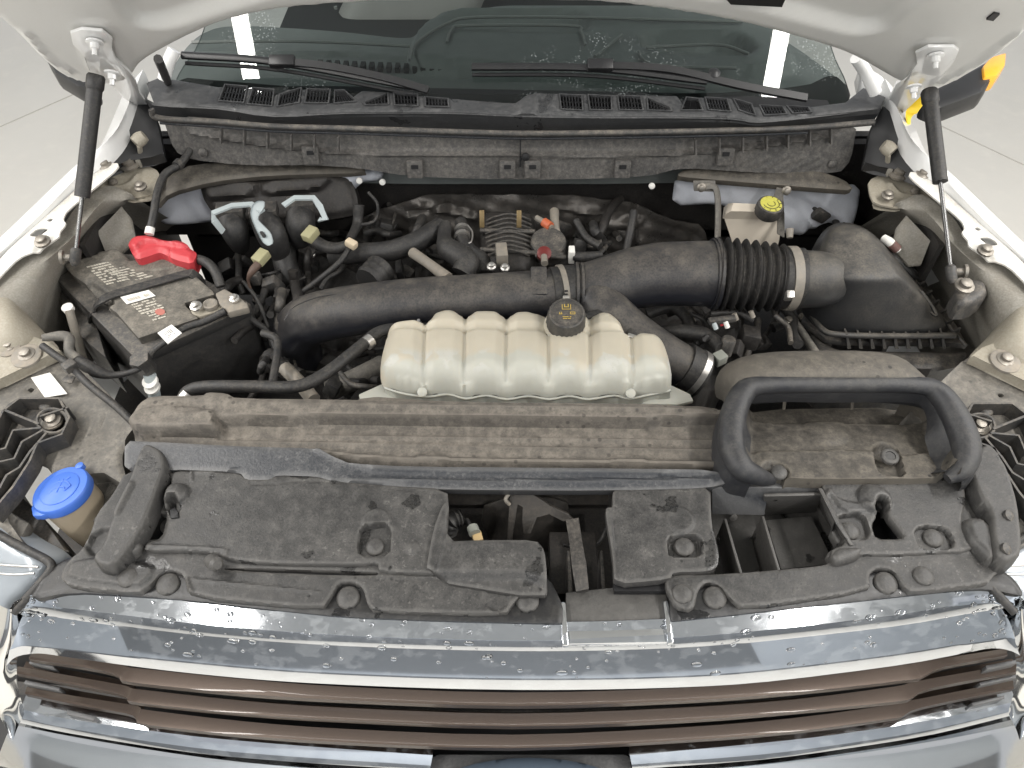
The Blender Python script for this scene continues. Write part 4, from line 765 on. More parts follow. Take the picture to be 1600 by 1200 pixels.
# ---------------------------------------------------------------- side support panels with ribbed brackets
for s in (-1, 1):
    m = (lambda x: x) if s < 0 else (lambda x: 1612 - x); d = 0 if s < 0 else 8
    O = lambda a: ([(m(x), y + d) for x, y in a] if s > 0 else [(x, y) for x, y in a][::-1])
    sp = relief('support_panel', flat(.0), O([(-40, 640), (-10, 605), (0, 585), (60, 555), (98, 548), (112, 560), (206, 652), (212, 668), (196, 690), (188, 716), (200, 760), (150, 730), (104, 770), (50, 700), (-40, 700)]), M['bracket'], T, thick=.03, res=.004, edge=.004, holes=[O([(40, 607), (47, 603), (53, 606), (47, 612)])], feats=[('l', [(m(x), y + d) for x, y in ((112, 556), (205, 656), (196, 690))], .006, .008), ('p', [(m(x), y + d) for x, y in ((-60, 560), (40, 590), (100, 556), (100, 500), (-60, 500))], .014, .008), ('l', [(m(170), 640 + d), (m(140), 700 + d)], .002, -.002)])
    up = prism('upper_mount', O([(-30, 560), (0, 535), (40, 520), (78, 534), (96, 548), (62, 560), (0, 592), (-30, 606)])[::-1], .02, M['apron_y'], T, z=.024, bev=.003)
    for (x, y, r, w_) in ((41, 553, .010, 1), (14, 540, .008, 1), (31, 526, .007, 0)):
        if w_: lathe('washer', P(m(x), y + d + 3, .027), (0, -.1, 1), [(r * 2.4, -.004), (r * 2.4, .001), (r * 2.1, .0025)], M['steel'], up, segs=24)
        bolt(m(x), y + d, .028, r * .9, up)
    # ribbed plastic bracket: walls standing on edge
    def fin(pts, z, h=.03, w_=.0035, par=None): return ribbon('bracket_rib', [P(m(x), y + d, z + h) for x, y in pts], w_, h, M['plastic'], par, smoothing=False)
    br = relief('ribbed_bracket', flat(.004), O([(0, 660), (8, 634), (32, 620), (92, 620), (112, 654), (96, 684), (58, 700), (30, 745), (0, 790), (-30, 790), (-30, 690)]), M['bracket'] if s > 0 else M['plastic'], T, thick=.01, res=.006)
    for a in ([(-20, 690), (4, 642), (30, 622), (92, 622), (108, 652), (96, 678), (58, 692), (46, 720), (20, 760), (-14, 800)], [(6, 640), (60, 662)], [(62, 650), (106, 636)], [(64, 668), (20, 672), (8, 700), (-20, 706)], [(66, 672), (34, 690), (22, 716), (-4, 722), (-20, 748)], [(72, 676), (46, 706), (30, 730), (10, 742), (-8, 775)]):
        fin(a, .002, par=br)
    tube('bolt_ring', [P(m(82) + 24 * math.cos(t), 658 + d + 19 * math.sin(t), .028) for t in [i * math.pi / 5 for i in range(11)]], .0028, M['plastic'], br, segs=6, n=3)
    lathe('washer', P(m(82), 660 + d, .014), (0, 0, 1), [(.016, 0), (.016, .003), (.012, .004)], M['steel'], br, segs=20); bolt(m(82), 656 + d, .018, .0085, br)
    pin(m(72), 634 + d, .012, .011, br, mat='plastic')
    # deep well beside it
    prism('well_wall', O([(-30, 690), (20, 765), (60, 800), (110, 862), (50, 870), (-30, 830)])[::-1], .1, M['plastic'], T, z=-.05, bev=.004)
    prism('corner_panel', O([(-60, 745), (0, 790), (46, 816), (30, 845), (-60, 800)])[::-1], .02, M['bracket'], T, z=-.012, bev=.004)
    prism('side_post', O([(108, 700), (188, 716), (198, 740), (176, 790), (150, 830), (140, 800), (146, 745)])[::-1], .05, M['bracket'], T, z=-.03, bev=.004)
prism('paper_label', [(48, 590), (78, 582), (105, 615), (70, 621)], .0012, M['label'], T, z=.0062, bev=0)
prism('paper_label', [(205, 655), (222, 636), (232, 640), (216, 660)], .0012, M['label'], T, z=.02, bev=0)
# hose along the left support panel, and taped harness
hs = tube('harness_conduit', [P(66, 540, .04), P(88, 556, .035), (108, 570, .03), (140, 602, .025), (180, 634, .02), (208, 660, .015)], .006, M['rubber'], T, segs=10)
box('conduit_clip', P(109, 572, .036), (.018, .02, .014), M['plastic'], hs, rot=(0, 0, -40)); prism('conduit_tab', [(96, 592), (106, 584), (118, 588), (112, 598), (100, 597)], .003, M['plastic'], hs, z=.012)
# ================================================================== AIR INLET DUCT (right front)
D = thing('air_inlet_duct', P(1300, 740, .0), 'dusty black inlet duct with a wide rounded rectangular mouth beside the right fender', 'air duct')
inner = relief('duct_floor', fr3((1170, 740, .068), (1500, 745, .068), (1300, 640, .043)), [(1196, 727), (1160, 716), (1146, 690), (1150, 640), (1178, 604), (1440, 602), (1482, 640), (1506, 690), (1502, 716), (1488, 728), (1236, 728), (1230, 720), (1200, 720)][::-1], M['plastic_snork'], D, thick=.02, res=.003, warp=.0006,
    feats=[('p', [(1176, 960), (1168, 690), (1172, 640), (1180, 540), (1450, 540), (1464, 640), (1484, 700), (1482, 960)], -.034, .034), ('p', [(1150, 600), (1500, 600), (1500, 636), (1150, 634)], -.014, .010), ('p', [(1150, 684), (1360, 680), (1400, 692), (1510, 680), (1510, 760), (1150, 760)], .008, .010), ('d', 1300, 646, .034, .005), ('p', [(1376, 672), (1392, 666), (1414, 676), (1414, 692), (1424, 725), (1384, 720), (1376, 696)], -.014, .006), ('c', 1218, 716, .018, -.008, .005)])
pin(1390, 714, .030, .013, inner, flatp=True); pin(1217, 738, .036, .012, inner)
tube('duct_mouth', [P(1206, 750, .026), P(1184, 744, .045), P(1158, 730, .06), P(1144, 700, .065), P(1145, 655, .075), P(1160, 616, .085), P(1190, 602, .09), P(1310, 601, .09), P(1432, 602, .09), P(1468, 616, .085), P(1494, 655, .075), P(1510, 700, .065), P(1504, 732, .058), P(1480, 748, .05)], [.008, .014, .018, .019, .019, .018, .014, .0125, .013, .017, .020, .020, .016, .008], M['rim'], D, segs=16, n=5)
bd = [[(1128, 622, .03), (1124, 600, .05), (1132, 572, .08), (1160, 553, .10), (1210, 545, .105), (1300, 544, .105), (1388, 544, .105), (1420, 556, .10), (1446, 586, .085), (1462, 604, .07)],
      [(1140, 640, .04), (1136, 612, .06), (1144, 590, .09), (1168, 578, .105), (1210, 574, .11), (1300, 573, .11), (1396, 573, .11), (1428, 580, .105), (1452, 596, .09), (1470, 612, .075)],
      [(1146, 652, .05), (1144, 622, .072), (1156, 604, .088), (1180, 592, .10), (1220, 589, .105), (1300, 588, .105), (1410, 589, .105), (1440, 596, .10), (1464, 610, .088), (1480, 625, .075)],
      [(1147, 656, .055), (1147, 630, .07), (1160, 612, .085), (1184, 600, .092), (1222, 597, .095), (1300, 596, .095), (1414, 597, .095), (1444, 604, .09), (1470, 616, .082), (1486, 632, .07)]]
loft('duct_hood', [[(P(*bd[0][i]) + Vector((0, .02, -.03))) for i in range(10)]] + [[P(*p) for p in r] for r in bd], M['plastic_snork'], D, closed=False, caps=False, sub=1, ang=60)
rp = [Vector(v) for v in catmull([P(1190, 744, .045), P(1158, 730, .06), P(1144, 700, .065), P(1145, 655, .075), P(1160, 616, .085), P(1190, 602, .09), P(1310, 601, .09), P(1432, 602, .09), P(1468, 616, .085), P(1494, 655, .075), P(1510, 700, .065), P(1504, 732, .058), P(1486, 744, .05)], 5)]
mid_ = P(1325, 690, .05)
def shell(f):
    out = []
    for v in rp:
        d = Vector(((v.x - mid_.x) * .7, v.y - mid_.y, 0)); d.normalize(); out.append(f(v, d))
    return out
loft('duct_shell', [shell(lambda v, d: v + d * .020 + Vector((0, 0, -.065))), shell(lambda v, d: v + d * .019 + Vector((0, 0, -.012))), shell(lambda v, d: v + d * .012 + Vector((0, 0, .006))), shell(lambda v, d: v - d * .010 + Vector((0, 0, .004))), shell(lambda v, d: v - d * (.024 - .013 * max(0, min(1, (v.y - mid_.y - .02) / .05))) + Vector((0, 0, -.014))), shell(lambda v, d: v - d * (.036 - .030 * max(0, min(1, (v.y - mid_.y - .02) / .05))) + Vector((0, 0, -.036)))], M['rim'], D, closed=False, caps=False, ang=70)
for a in ([(1158, 735), (1143, 700), (1144, 655), (1158, 618), (1186, 603)], [(1434, 603), (1470, 618), (1496, 655), (1512, 700), (1500, 740)]):
    loft('duct_side', [[P(x, y, .07) for x, y in a], [P(x, y, .07) + Vector((0, .015, -.035)) for x, y in a], [P(x, y, .07) + Vector((0, .01, -.085)) for x, y in a]], M['plastic_snork'], D, closed=False, caps=False)
box('duct_back', P(1310, 612, .03) + Vector((0, .02, .0)), (.28, .004, .07), M['dark'], D, bev=0)
for x in (1224, 1330): prism('duct_rib', [P(x, 612, .06), P(x + 7, 612, .06), P(x + 3, 640, .02), P(x - 1, 640, .02)], .004, M['plastic_snork'], D, dirn=(0, 1, 0), bev=0)
# ================================================================== COOLANT TANK
C_ = thing('coolant_tank', P(830, 600, -.06), 'translucent off-white coolant tank of seven rounded lobes with black cap in mid bay', 'coolant tank')
ct_ = [(603, 545), (606, 532), (618, 524), (645, 520), (668, 520), (674, 512), (694, 505), (712, 505), (728, 512), (742, 507), (760, 506), (778, 507), (791, 512), (806, 508), (826, 507), (842, 512), (860, 510), (918, 512), (938, 508), (956, 511), (972, 524), (980, 540), (1000, 540), (1024, 543), (1038, 554), (1046, 580), (1050, 604), (1040, 614), (986, 617), (980, 621), (960, 616), (920, 622), (890, 617), (858, 622), (826, 617), (792, 622), (760, 616), (728, 621), (700, 614), (668, 618), (630, 613), (602, 606), (594, 594), (596, 572)]
tf = []
for x0, x1 in ((668, 664), (729, 726), (792, 790), (855, 856), (918, 920), (980, 985)):
    tf.append(('l', [(x0, 505), (x0 + (x1 - x0) * .5, 560), (x1, 612)], .016, -.006)); tf.append(('l', [(x0, 505), (x0 + (x1 - x0) * .5, 560), (x1, 612)], .005, -.006))
tf += [('l', [(600, 541), (700, 541), (800, 543), (900, 545), (985, 545)], .010, -.008), ('l', [(596, 606), (668, 616), (728, 618), (792, 619), (856, 619), (920, 619), (984, 616), (1044, 610)], .003, .006)]
tk = relief('tank_body', fr3((650, 612, -.005), (1000, 612, -.005), (800, 520, -.015)), ct_[::-1], M['tank'], C_, feats=tf, thick=.004, res=.0028, ck=2, infl=(.052, .034), sm=70)
lowr = [[P(x, y, -.004) for x, y in ((600, 604), (630, 613), (668, 618), (700, 614), (728, 621), (760, 616), (792, 622), (826, 617), (858, 622), (890, 617), (920, 622), (960, 616), (982, 621), (1010, 616), (1048, 608))]]
lowr = [[Vector(v) for v in catmull(lowr[0], 3)]]
ph = [abs(math.sin(math.pi * (v.x - lowr[0][0].x) / .0735)) for v in lowr[0]]
lowr.append([v + Vector((0, -.003, -.001)) for v in lowr[0]]); lowr.append([v + Vector((0, -.003, -.004)) for v in lowr[0]]); lowr.append([v + Vector((0, .001 - .003 * p, -.006)) for v, p in zip(lowr[0], ph)]); lowr.append([v + Vector((0, .0 - .010 * p, -.022)) for v, p in zip(lowr[0], ph)]); lowr.append([v + Vector((0, .0 - .004 * p, -.042)) for v, p in zip(lowr[0], ph)]); lowr.append([v + Vector((0, .03, -.06)) for v in lowr[0]])
loft('tank_underside', lowr, M['tank'], C_, closed=False, caps=False, ang=60)
prism('tank_flange', [(600, 598), (560, 616), (563, 624), (600, 628), (640, 629)], .008, M['tank'], C_, z=-.02); prism('tank_flange', [(1046, 600), (1078, 615), (1084, 626), (1060, 632), (990, 630)], .008, M['tank'], C_, z=-.02)
for x, y in ((660, 613), (985, 615)): lathe('seam_tab', P(x, y, .003), (0, -.6, 1), [(.008, 0), (.008, .004), (.003, .005)], M['tank'], C_, segs=14)
nk = P(883, 511, .028); ax = Vector((0, -.22, 1)).normalized()
loft('neck_block', [[P(843, 545, .015), P(930, 545, .015), P(936, 508, .01), P(838, 508, .01)], [P(848, 535, .03), P(924, 535, .03), P(930, 500, .028), P(842, 500, .028)]], M['tank'], C_, sub=2)
lathe('tank_neck', nk, ax, [(.034, -.04), (.0335, -.004), (.0365, -.002), (.0365, .006), (.030, .008)], M['tank'], C_, segs=32)
cp = lathe('tank_cap', nk + ax * .011, ax, [(.032, 0), (.0335, .004, .002), (.032, .028, .002), (.0295, .033), (.027, .034), (.025, .031), (.0, .031)], M['plastic'], C_, segs=48, ang=35)
ct0 = nk + ax * (.011 + .0318); ey_ = Vector((0, 1, .22)).normalized()
for dx, dy, sx, sy in ((-.007, .013, .001, .010), (.007, .013, .001, .010), (0, .009, .014, .001), (0, .014, .008, .0015), (-.003, .016, .0015, .005), (.003, .0165, .0015, .005), (-.010, -.001, .006, .001), (-.0115, .001, .001, .004), (-.0085, .001, .001, .004), (.010, -.001, .008, .001), (.010, .0025, .008, .001), (.0062, .001, .001, .004), (.0138, .001, .001, .004), (-.002, -.0065, .010, .0012), (.006, -.0065, .003, .0012), (-.003, -.0095, .007, .0012), (.004, -.0095, .005, .0012)):
    pass
mk = [];
V, F = [], []
for dx, dy, sx, sy in ((-.007, .013, .0012, .010), (.007, .013, .0012, .010), (0, .0085, .015, .0012), (0, .013, .008, .0015), (-.003, .016, .0015, .005), (.003, .0165, .0015, .005), (-.010, -.001, .006, .0012), (-.0115, .001, .0012, .004), (-.0085, .001, .0012, .004), (.010, -.001, .008, .0012), (.010, .0028, .008, .0012), (.0062, .001, .0012, .004), (.0138, .001, .0012, .004), (-.002, -.0065, .010, .0014), (.006, -.0065, .003, .0014), (-.003, -.0098, .007, .0014), (.004, -.0098, .005, .0014)):
    i = len(V)
    for a, b_ in ((-1, -1), (1, -1), (1, 1), (-1, 1)): V.append(ct0 + Vector((dx + a * sx / 2, 0, 0)) + ey_ * (dy + b_ * sy / 2))
    F.append((i, i + 1, i + 2, i + 3))
pd('cap_print', V, F, simple('yellow_print', (.50, .36, .08), .6), C_, 0)
# ================================================================== INTAKE TUBE
A_ = thing('air_intake_tube', P(900, 460, -.1), 'black plastic air intake tube with ribbed bellows running across the engine from the filter box', 'intake tube')
mt = tube('intake_pipe', [P(470, 560, -.20), P(462, 530, -.13), P(476, 506, -.07), P(505, 494, -.035), P(560, 484, -.015), P(640, 474, -.005), (740, 467, .0), (868, 459, .0)], [.045, .047, .048, .047, .046, .045, .0445, .0445], M['duct'], A_, segs=32, n=8)
tube('pipe_seam', [P(444, 500, .0), P(462, 478, .01), P(520, 460, .024), P(640, 452, .033), P(840, 442, .038)], .0012, M['duct'], mt, segs=5)
box('pipe_saddle', P(842, 440, .038), (.03, .055, .014), M['duct'], mt, rot=(24, 0, 0), bev=.004)
cl = tube('rubber_sleeve', [(862, 459, .0), (880, 457, .0), (896, 455, .0), (902, 455, .0)], [.048, .049, .048, .050], M['rubber'], A_, segs=32, n=3)
tube('hose_clamp', [(874, 458, .0), (882, 457, .0)], .0515, M['steel'], cl, segs=36, n=3)
for k in range(9): box('clamp_slot', P(878, 460, .0) + Vector((0.001 + k * .0004, -.0495 + .05 * (1 - math.cos(math.radians(k * 5 + 8))) - .002, .001 + k * .005)), (.006, .003, .0022), M['ink'], cl, bev=0)
box('clamp_screw', P(884, 470, .03), (.012, .014, .022), M['zinc'], cl, rot=(30, 0, 0))
for x in (898, 906): tube('sleeve_rib', [(x, 455, .0), (x + 4, 455, .0)], .0525, M['duct'], cl, segs=36, n=2)
yp = tube('intake_elbow', [(900, 455, .0), (940, 448, .004), (985, 436, .012), (1030, 429, .018), (1070, 428, .02), (1116, 428, .02)], [.047, .052, .056, .058, .059, .060], M['duct'], A_, segs=36, n=8)
tube('elbow_branch', [(925, 462, .002), (950, 490, -.005), (985, 520, -.02), (1030, 552, -.035), (1072, 578, -.055)], [.040, .043, .041, .040, .040], M['duct'], yp, segs=28, n=6)
tube('branch_sleeve', [(1062, 572, -.05), (1090, 588, -.068)], .046, M['rubber'], yp, segs=32, n=4)
tube('hose_clamp', [(1080, 582, -.062), (1088, 587, -.067)], .0475, M['zinc'], yp, segs=32, n=2)
for x, r in ((1110, .064), (1114, .066)): tube('elbow_collar', [(x, 428, .02), (x + 5, 428, .02)], r, M['duct'], yp, segs=36, n=2)
R0 = .060
bl = tube('bellows', [(1118, 428, .02), (1150, 430, .02), (1185, 432, .02), (1218, 434, .02)], [R0 * 1.13, R0 * 1.12, R0 * 1.08, R0 * 1.02], M['bellow'], A_, segs=48, n=28, rf=lambda i, N: 1 - .19 * (.5 - .5 * math.cos(2 * math.pi * i / (N - 1) * 7)) ** 0.65)
hc = tube('bellows_cuff', [(1214, 434, .02), (1250, 436, .02)], .056, M['rubber'], A_, segs=40, n=3)
tube('hose_clamp', [(1226, 435, .02), (1240, 435, .02)], .0585, M['steel'], hc, segs=40, n=2)
V = []
for k in range(10): box('clamp_slot', P(1233, 432, .02) + Vector((0, -.0565 + .057 * (1 - math.cos(math.radians(k * 4.5))), -.004 + k * .0045)), (.010, .003, .0018), M['ink'], hc, bev=0)
box('clamp_screw', P(1232, 462, .03), (.014, .014, .024), M['zinc'], hc, rot=(30, 0, 0))
tube('filter_neck', [(1246, 436, .018), (1280, 437, .014), (1308, 440, -.012)], [.053, .051, .045], M['airbox'], A_, segs=32, n=4)
box('neck_mark', P(1252, 448, .0) + Vector((0, -.004, .04)), (.006, .004, .04), M['deep'], A_, rot=(20, 0, 0))
# ================================================================== AIR FILTER BOX
B_ = thing('air_filter_box', P(1400, 540, -.15), 'dusty black air filter box with a sloping lid in the right rear corner', 'filter box')
def R(pts): return [P(*p) for p in pts]
base = R([(1244, 470, -.08), (1262, 500, -.08), (1296, 524, -.08), (1400, 528, -.08), (1494, 526, -.08), (1474, 490, -.08), (1440, 450, -.08), (1400, 404, -.08), (1370, 366, -.06), (1336, 346, -.03), (1290, 346, -.03), (1262, 400, -.06)])
m1 = R([(1258, 466, -.05), (1278, 494, -.05), (1310, 510, -.05), (1400, 514, -.05), (1482, 512, -.05), (1466, 484, -.04), (1434, 446, -.03), (1398, 402, -.01), (1368, 366, .0), (1338, 350, .0), (1292, 350, .0), (1272, 400, -.02)])
m2 = R([(1272, 440, .02), (1306, 450, .02), (1330, 452, .025), (1384, 454, .025), (1424, 450, .025), (1416, 438, .035), (1404, 420, .042), (1384, 392, .05), (1364, 364, .05), (1340, 350, .05), (1288, 350, .045), (1278, 396, .035)])
m3 = R([(1290, 424, .045), (1314, 434, .048), (1336, 438, .05), (1380, 439, .05), (1408, 436, .05), (1402, 426, .054), (1390, 406, .058), (1374, 384, .062), (1356, 362, .064), (1336, 353, .064), (1296, 354, .060), (1288, 392, .052)])
m4 = R([(1306, 410, .054), (1322, 418, .055), (1342, 422, .056), (1372, 424, .056), (1386, 420, .057), (1382, 410, .06), (1374, 398, .064), (1362, 384, .066), (1348, 368, .067), (1334, 362, .067), (1312, 364, .064), (1304, 388, .060)])
lid = loft('filter_lid', [[v + Vector((0, 0, -.02)) for v in base], base, base, m1, m2, m3, m4], M['airbox'], B_, sub=2)
fl_ = prism('lid_flange', [(1252, 500), (1292, 530), (1318, 534), (1490, 534), (1512, 540), (1494, 508), (1440, 440), (1398, 392), (1430, 470), (1480, 524), (1310, 518), (1268, 470)], .012, M['plastic'], lid, z=-.085, bev=.002)
rim_ = tube('flange_bead', [(1264, 486, -.075), (1284, 514, -.07), (1312, 523, -.068), (1400, 525, -.068), (1492, 524, -.068)], .006, M['airbox'], lid, segs=10)
for k in range(9):
    x = 1318 + k * 18.6; prism('lid_rib', [P(x, 512, -.062), P(x + 4, 522, -.062), P(x + 9, 545, -.09), P(x + 6, 545, -.09), P(x - 2, 524, -.09)], .0035, M['airbox'], lid, dirn=(1, 0, 0), bev=0)
relief('filter_case', flat(-.10), [(1262, 512), (1300, 540), (1320, 545), (1490, 548), (1516, 545), (1500, 575), (1350, 580), (1290, 570)][::-1], M['plastic'], B_, thick=.12, res=.006, edge=.006)
for k in range(9):
    a = P(1492 - k * 11, 520 - k * 14.5, -.07); box('flange_rib', a, (.018, .004, .02), M['plastic'], lid, rot=(0, 0, 30), bev=0)
tube('flange_edge', [P(1510, 540, -.075), P(1480, 505, -.07), P(1440, 452, -.065), P(1400, 396, -.06)], .003, M['airbox'], lid, segs=6)
ribbon('lid_dent', [P(1442, 476, -.02), P(1462, 492, -.028), P(1458, 480, -.02), P(1440, 455, -.005)], .006, .003, M['airbox'], lid)
prism('case_arm', [(1238, 492), (1258, 490), (1302, 536), (1284, 540)], .02, M['plastic'], B_, z=-.14); prism('case_arm', [(1254, 478), (1270, 478), (1296, 520), (1286, 528)], .02, M['airbox'], B_, z=-.12)
# ================================================================== BRAKE FLUID RESERVOIR
R_ = thing('brake_fluid_reservoir', P(1182, 370, -.1), 'cream plastic brake fluid reservoir with yellow-topped black cap below the right cowl shelf', 'fluid reservoir')
r0 = R([(1142, 372, -.06), (1218, 372, -.06), (1214, 362, -.06), (1152, 358, -.06)]); r1 = R([(1132, 342, -.02), (1222, 344, -.02), (1221, 330, -.02), (1134, 326, -.02)]); r2 = R([(1129, 341, -.018), (1224, 343, -.018), (1223, 327, -.018), (1131, 324, -.018)]); r3 = R([(1133, 335, -.006), (1221, 337, -.006), (1218, 322, -.0), (1138, 318, -.0)]); r4 = R([(1142, 330, .006), (1212, 331, .006), (1208, 320, .008), (1146, 317, .008)])
rb = loft('reservoir_body', [R([(1150, 400, -.10), (1212, 400, -.10), (1210, 390, -.10), (1154, 388, -.10)]), r0, r1, r2, r3, r4], M['brake_body'], R_, ang=25)
c = P(1199, 332, .004); ax = Vector((.05, -.12, 1)).normalized()
lathe('reservoir_cap', c, ax, [(.024, -.004), (.027, .0, .0015), (.027, .018, .0015), (.025, .022), (.023, .023)], M['plastic'], R_, segs=44)
cy = lathe('cap_disc', c + ax * .0226, ax, [(.0215, 0), (.0215, .0012), (.0195, .0016)], M['capyellow'], R_, segs=32)
for r_ in (.016, .008):
    tube('cap_ring', [c + ax * .0243 + Vector((math.cos(t) * r_, math.sin(t) * r_, 0)) for t in [i * math.pi / 6 for i in range(13)]], .0006, M['ink'], cy, segs=5, n=3)
for k in range(10):
    t = k * math.pi / 5; d_ = Vector((math.cos(t), math.sin(t), .1 * math.sin(t))); tube('cap_mark', [c + ax * .0243 + d_ * .0175, c + ax * .0243 + d_ * .0205], .0007, M['ink'], cy, segs=5, n=1)
# brackets holding the cowl beside it
b1 = tube('cowl_brace', [P(1094, 292, .04), P(1112, 290, .04), P(1120, 300, .03), P(1122, 330, .0), P(1121, 375, -.04)], .0115, M['bracket'], T, segs=8, flatk=.4)
prism('brace_plate', [P(1083, 284, .045), P(1118, 284, .045), P(1118, 300, .03), P(1084, 299, .03)][::-1], .004, M['bracket'], b1, dirn=(0, 1, .3)); bolt(1096, 293, .042, .006, b1, ax=(0, -1, .4))
prism('cowl_brace', [P(1214, 295, .03), P(1224, 297, .03), P(1226, 340, .0), P(1226, 372, -.03), P(1214, 366, -.03), P(1216, 330, .0), P(1206, 318, .01)][::-1], .005, M['bracket'], T, dirn=(0, 1, .2)); bolt(1229, 298, .035, .006, T, ax=(0, -1, .4))
# ================================================================== WASHER BOTTLE
W_ = thing('washer_fluid_bottle', P(110, 830, -.1), 'washer fluid filler neck with bright blue snap cap beside the left headlight', 'washer bottle')
ax = Vector((-.16, .06, 1)).normalized(); cc = P(98, 768, .008)
lathe('filler_neck', cc - ax * .11, ax, [(.034, 0), (.037, .04), (.038, .10), (.039, .106)], M['neck'], W_, segs=32)
cb = lathe('bottle_cap', cc - ax * .010, ax, [(.040, 0), (.0415, .002), (.0415, .014), (.0395, .017), (.037, .0175)], M['blue'], W_, segs=40)
o_ = cc + ax * .0065; e1 = Vector((1, 0, .22)).normalized(); e2 = ax.cross(e1).normalized()
lathe('cap_boss', o_, ax, [(.029, 0), (.029, .002), (.027, .003)], M['blue'], W_, segs=36)
prism('cap_tongue', [cc + ax * .004 + e1 * a + e2 * b for a, b in ((-.040, -.002), (-.038, -.026), (-.028, -.041), (-.014, -.043), (.010, -.038), (.0, .0))][::1], .012, M['blue'], W_, bev=.003, dirn=-ax)
lathe('cap_hinge', cc + e1 * .014 + e2 * .040, ax, [(.006, 0), (.006, .008), (.003, .009)], M['blue'], W_, segs=12)
V, F = [], []
# raised wiper-and-spray symbol
o_ = o_ + ax * .003
def stroke(pts, r=.0010): return tube('cap_symbol', [o_ + e1 * a + e2 * b for a, b in pts], r, M['blue'], cb, segs=6)
stroke([(-.020, -.006), (-.016, .006), (-.004, .011), (.008, .010), (.018, .002)]); stroke([(-.012, -.010), (-.008, -.002), (0, .001), (.008, 0), (.012, -.006)]); stroke([(-.020, -.006), (-.012, -.010)]); stroke([(.018, .002), (.012, -.006)]); stroke([(0, -.008), (0, .016)]); stroke([(-.006, .014), (-.010, .019)]); stroke([(.006, .014), (.010, .018)])
# ================================================================== BATTERY
K = thing('car_battery', P(240, 520, -.2), 'dusty black car battery with red terminal cover and a strap over its top', 'battery')
ZT = .0
case = prism('battery_case', [(92, 446), (186, 400), (262, 404), (392, 474), (388, 486), (216, 566), (208, 562)], .175, M['batt'], K, z=-.035, bev=.004)
rimb = prism('case_rim', [(88, 436), (92, 430), (180, 396), (262, 398), (338, 448), (386, 470), (390, 480), (216, 558), (207, 556)], .022, M['batt'], K, z=-.018, bev=.003)
top = relief('battery_top', flat(ZT), [(100, 412), (152, 396), (152, 393), (180, 388), (186, 390), (202, 406), (236, 402), (248, 397), (252, 395), (270, 405), (276, 412), (288, 416), (332, 454), (334, 459), (288, 472), (290, 478), (309, 496), (216, 527), (182, 488), (166, 476), (164, 468), (150, 462), (138, 446), (131, 441), (112, 428)][::-1], M['batt_top'], K, thick=.022, res=.0025, ck=0, edge=.002,
   feats=[('p', [(130, 446), (142, 440), (170, 458), (178, 474), (164, 482), (150, 462)], -.012, .003), ('p', [(250, 395), (268, 404), (274, 412), (240, 424), (222, 402)], .0, .003), ('l', [(230, 424), (272, 418), (276, 412)], .0015, -.002), ('l', [(171, 470), (172, 464), (180, 458), (300, 428)], .0015, -.0022), ('c', 194, 490, .003, -.002, .002)] + [('c', x, y, r, .0012, .001) for x, y, r in ((170, 405, .012), (194, 418, .008), (214, 437, .008), (229, 452, .014), (252, 470, .012), (276, 488, .010))])
# strap
ribbon('hold_strap', [P(146, 512, -.10), P(144, 490, -.03), P(148, 478, -.01), P(158, 468, .004), P(180, 458, .0065), P(240, 441, .0065), P(290, 427, .0065), P(302, 428, .004), P(320, 444, -.02), P(330, 455, -.05)], .019, .0035, M['rubber'], K)
prism('strap_bracket', [(92, 446), (120, 470), (150, 505), (166, 560), (120, 520), (96, 470)], .10, M['batt'], K, z=-.06)
# small print on the labels: rows of pale marks
def rows(name, c0, c1, c2, nr, mat, par, z=.0012, fill=.82):
    a, b_, c = P(*c0, ZT + z), P(*c1, ZT + z), P(*c2, ZT + z); u = b_ - a; v = c - a; V = []; F = []
    for r in range(nr):
        x = 0.0
        while x < 1:
            w_ = random.uniform(.04, .16) ; w_ = min(w_, 1 - x)
            if random.random() < fill:
                y0, y1 = (r + .18) / nr, (r + .72) / nr; i = len(V)
                V += [a + u * x + v * y0, a + u * (x + w_) + v * y0, a + u * (x + w_) + v * y1, a + u * x + v * y1]; F.append((i, i + 1, i + 2, i + 3))
            x += w_ + .02
    return pd(name, V, F, mat, par, 0)
rows('warning_print', (134, 416), (168, 408), (168, 446), 9, M['print'], K); rows('warning_print', (160, 424), (192, 416), (210, 440), 7, M['print'], K, fill=.7)
prism('barcode_label', [P(188, 464, .0025), P(232, 453, .0025), P(243, 462, .0025), P(198, 475, .0025)], .001, M['label'], K, bev=0)
rows('barcode_print', (196, 466), (230, 457), (202, 472), 1, M['print'], K, z=.004, fill=.9)
rows('spec_print', (204, 475), (240, 465), (222, 492), 5, M['print'], K, fill=.8); rows('spec_print', (228, 489), (252, 482), (240, 502), 4, M['print'], K, fill=.8)
prism('red_stamp', [P(250 + 8 * math.cos(t), 487 + 5 * math.sin(t), .0022) for t in [i * math.pi / 6 for i in range(12)]][::-1], .0008, M['redprint'], K, bev=0)
# red cover on the positive terminal
rc = [(201, 383), (206, 374), (214, 370), (232, 369), (258, 378), (282, 377), (304, 390), (306, 394), (299, 409), (272, 402), (252, 392), (246, 391), (232, 396), (212, 402), (203, 390)]
relief('terminal_cover', flat(.022), rc[::-1], M['red'], K, thick=.03, res=.003, edge=.006, ck=1, feats=[('p', [(214, 392), (222, 380), (250, 380), (290, 388), (300, 380), (270, 370), (200, 360), (196, 385)], .008, .006), ('l', [(268, 378), (262, 398)], .0015, -.002)])
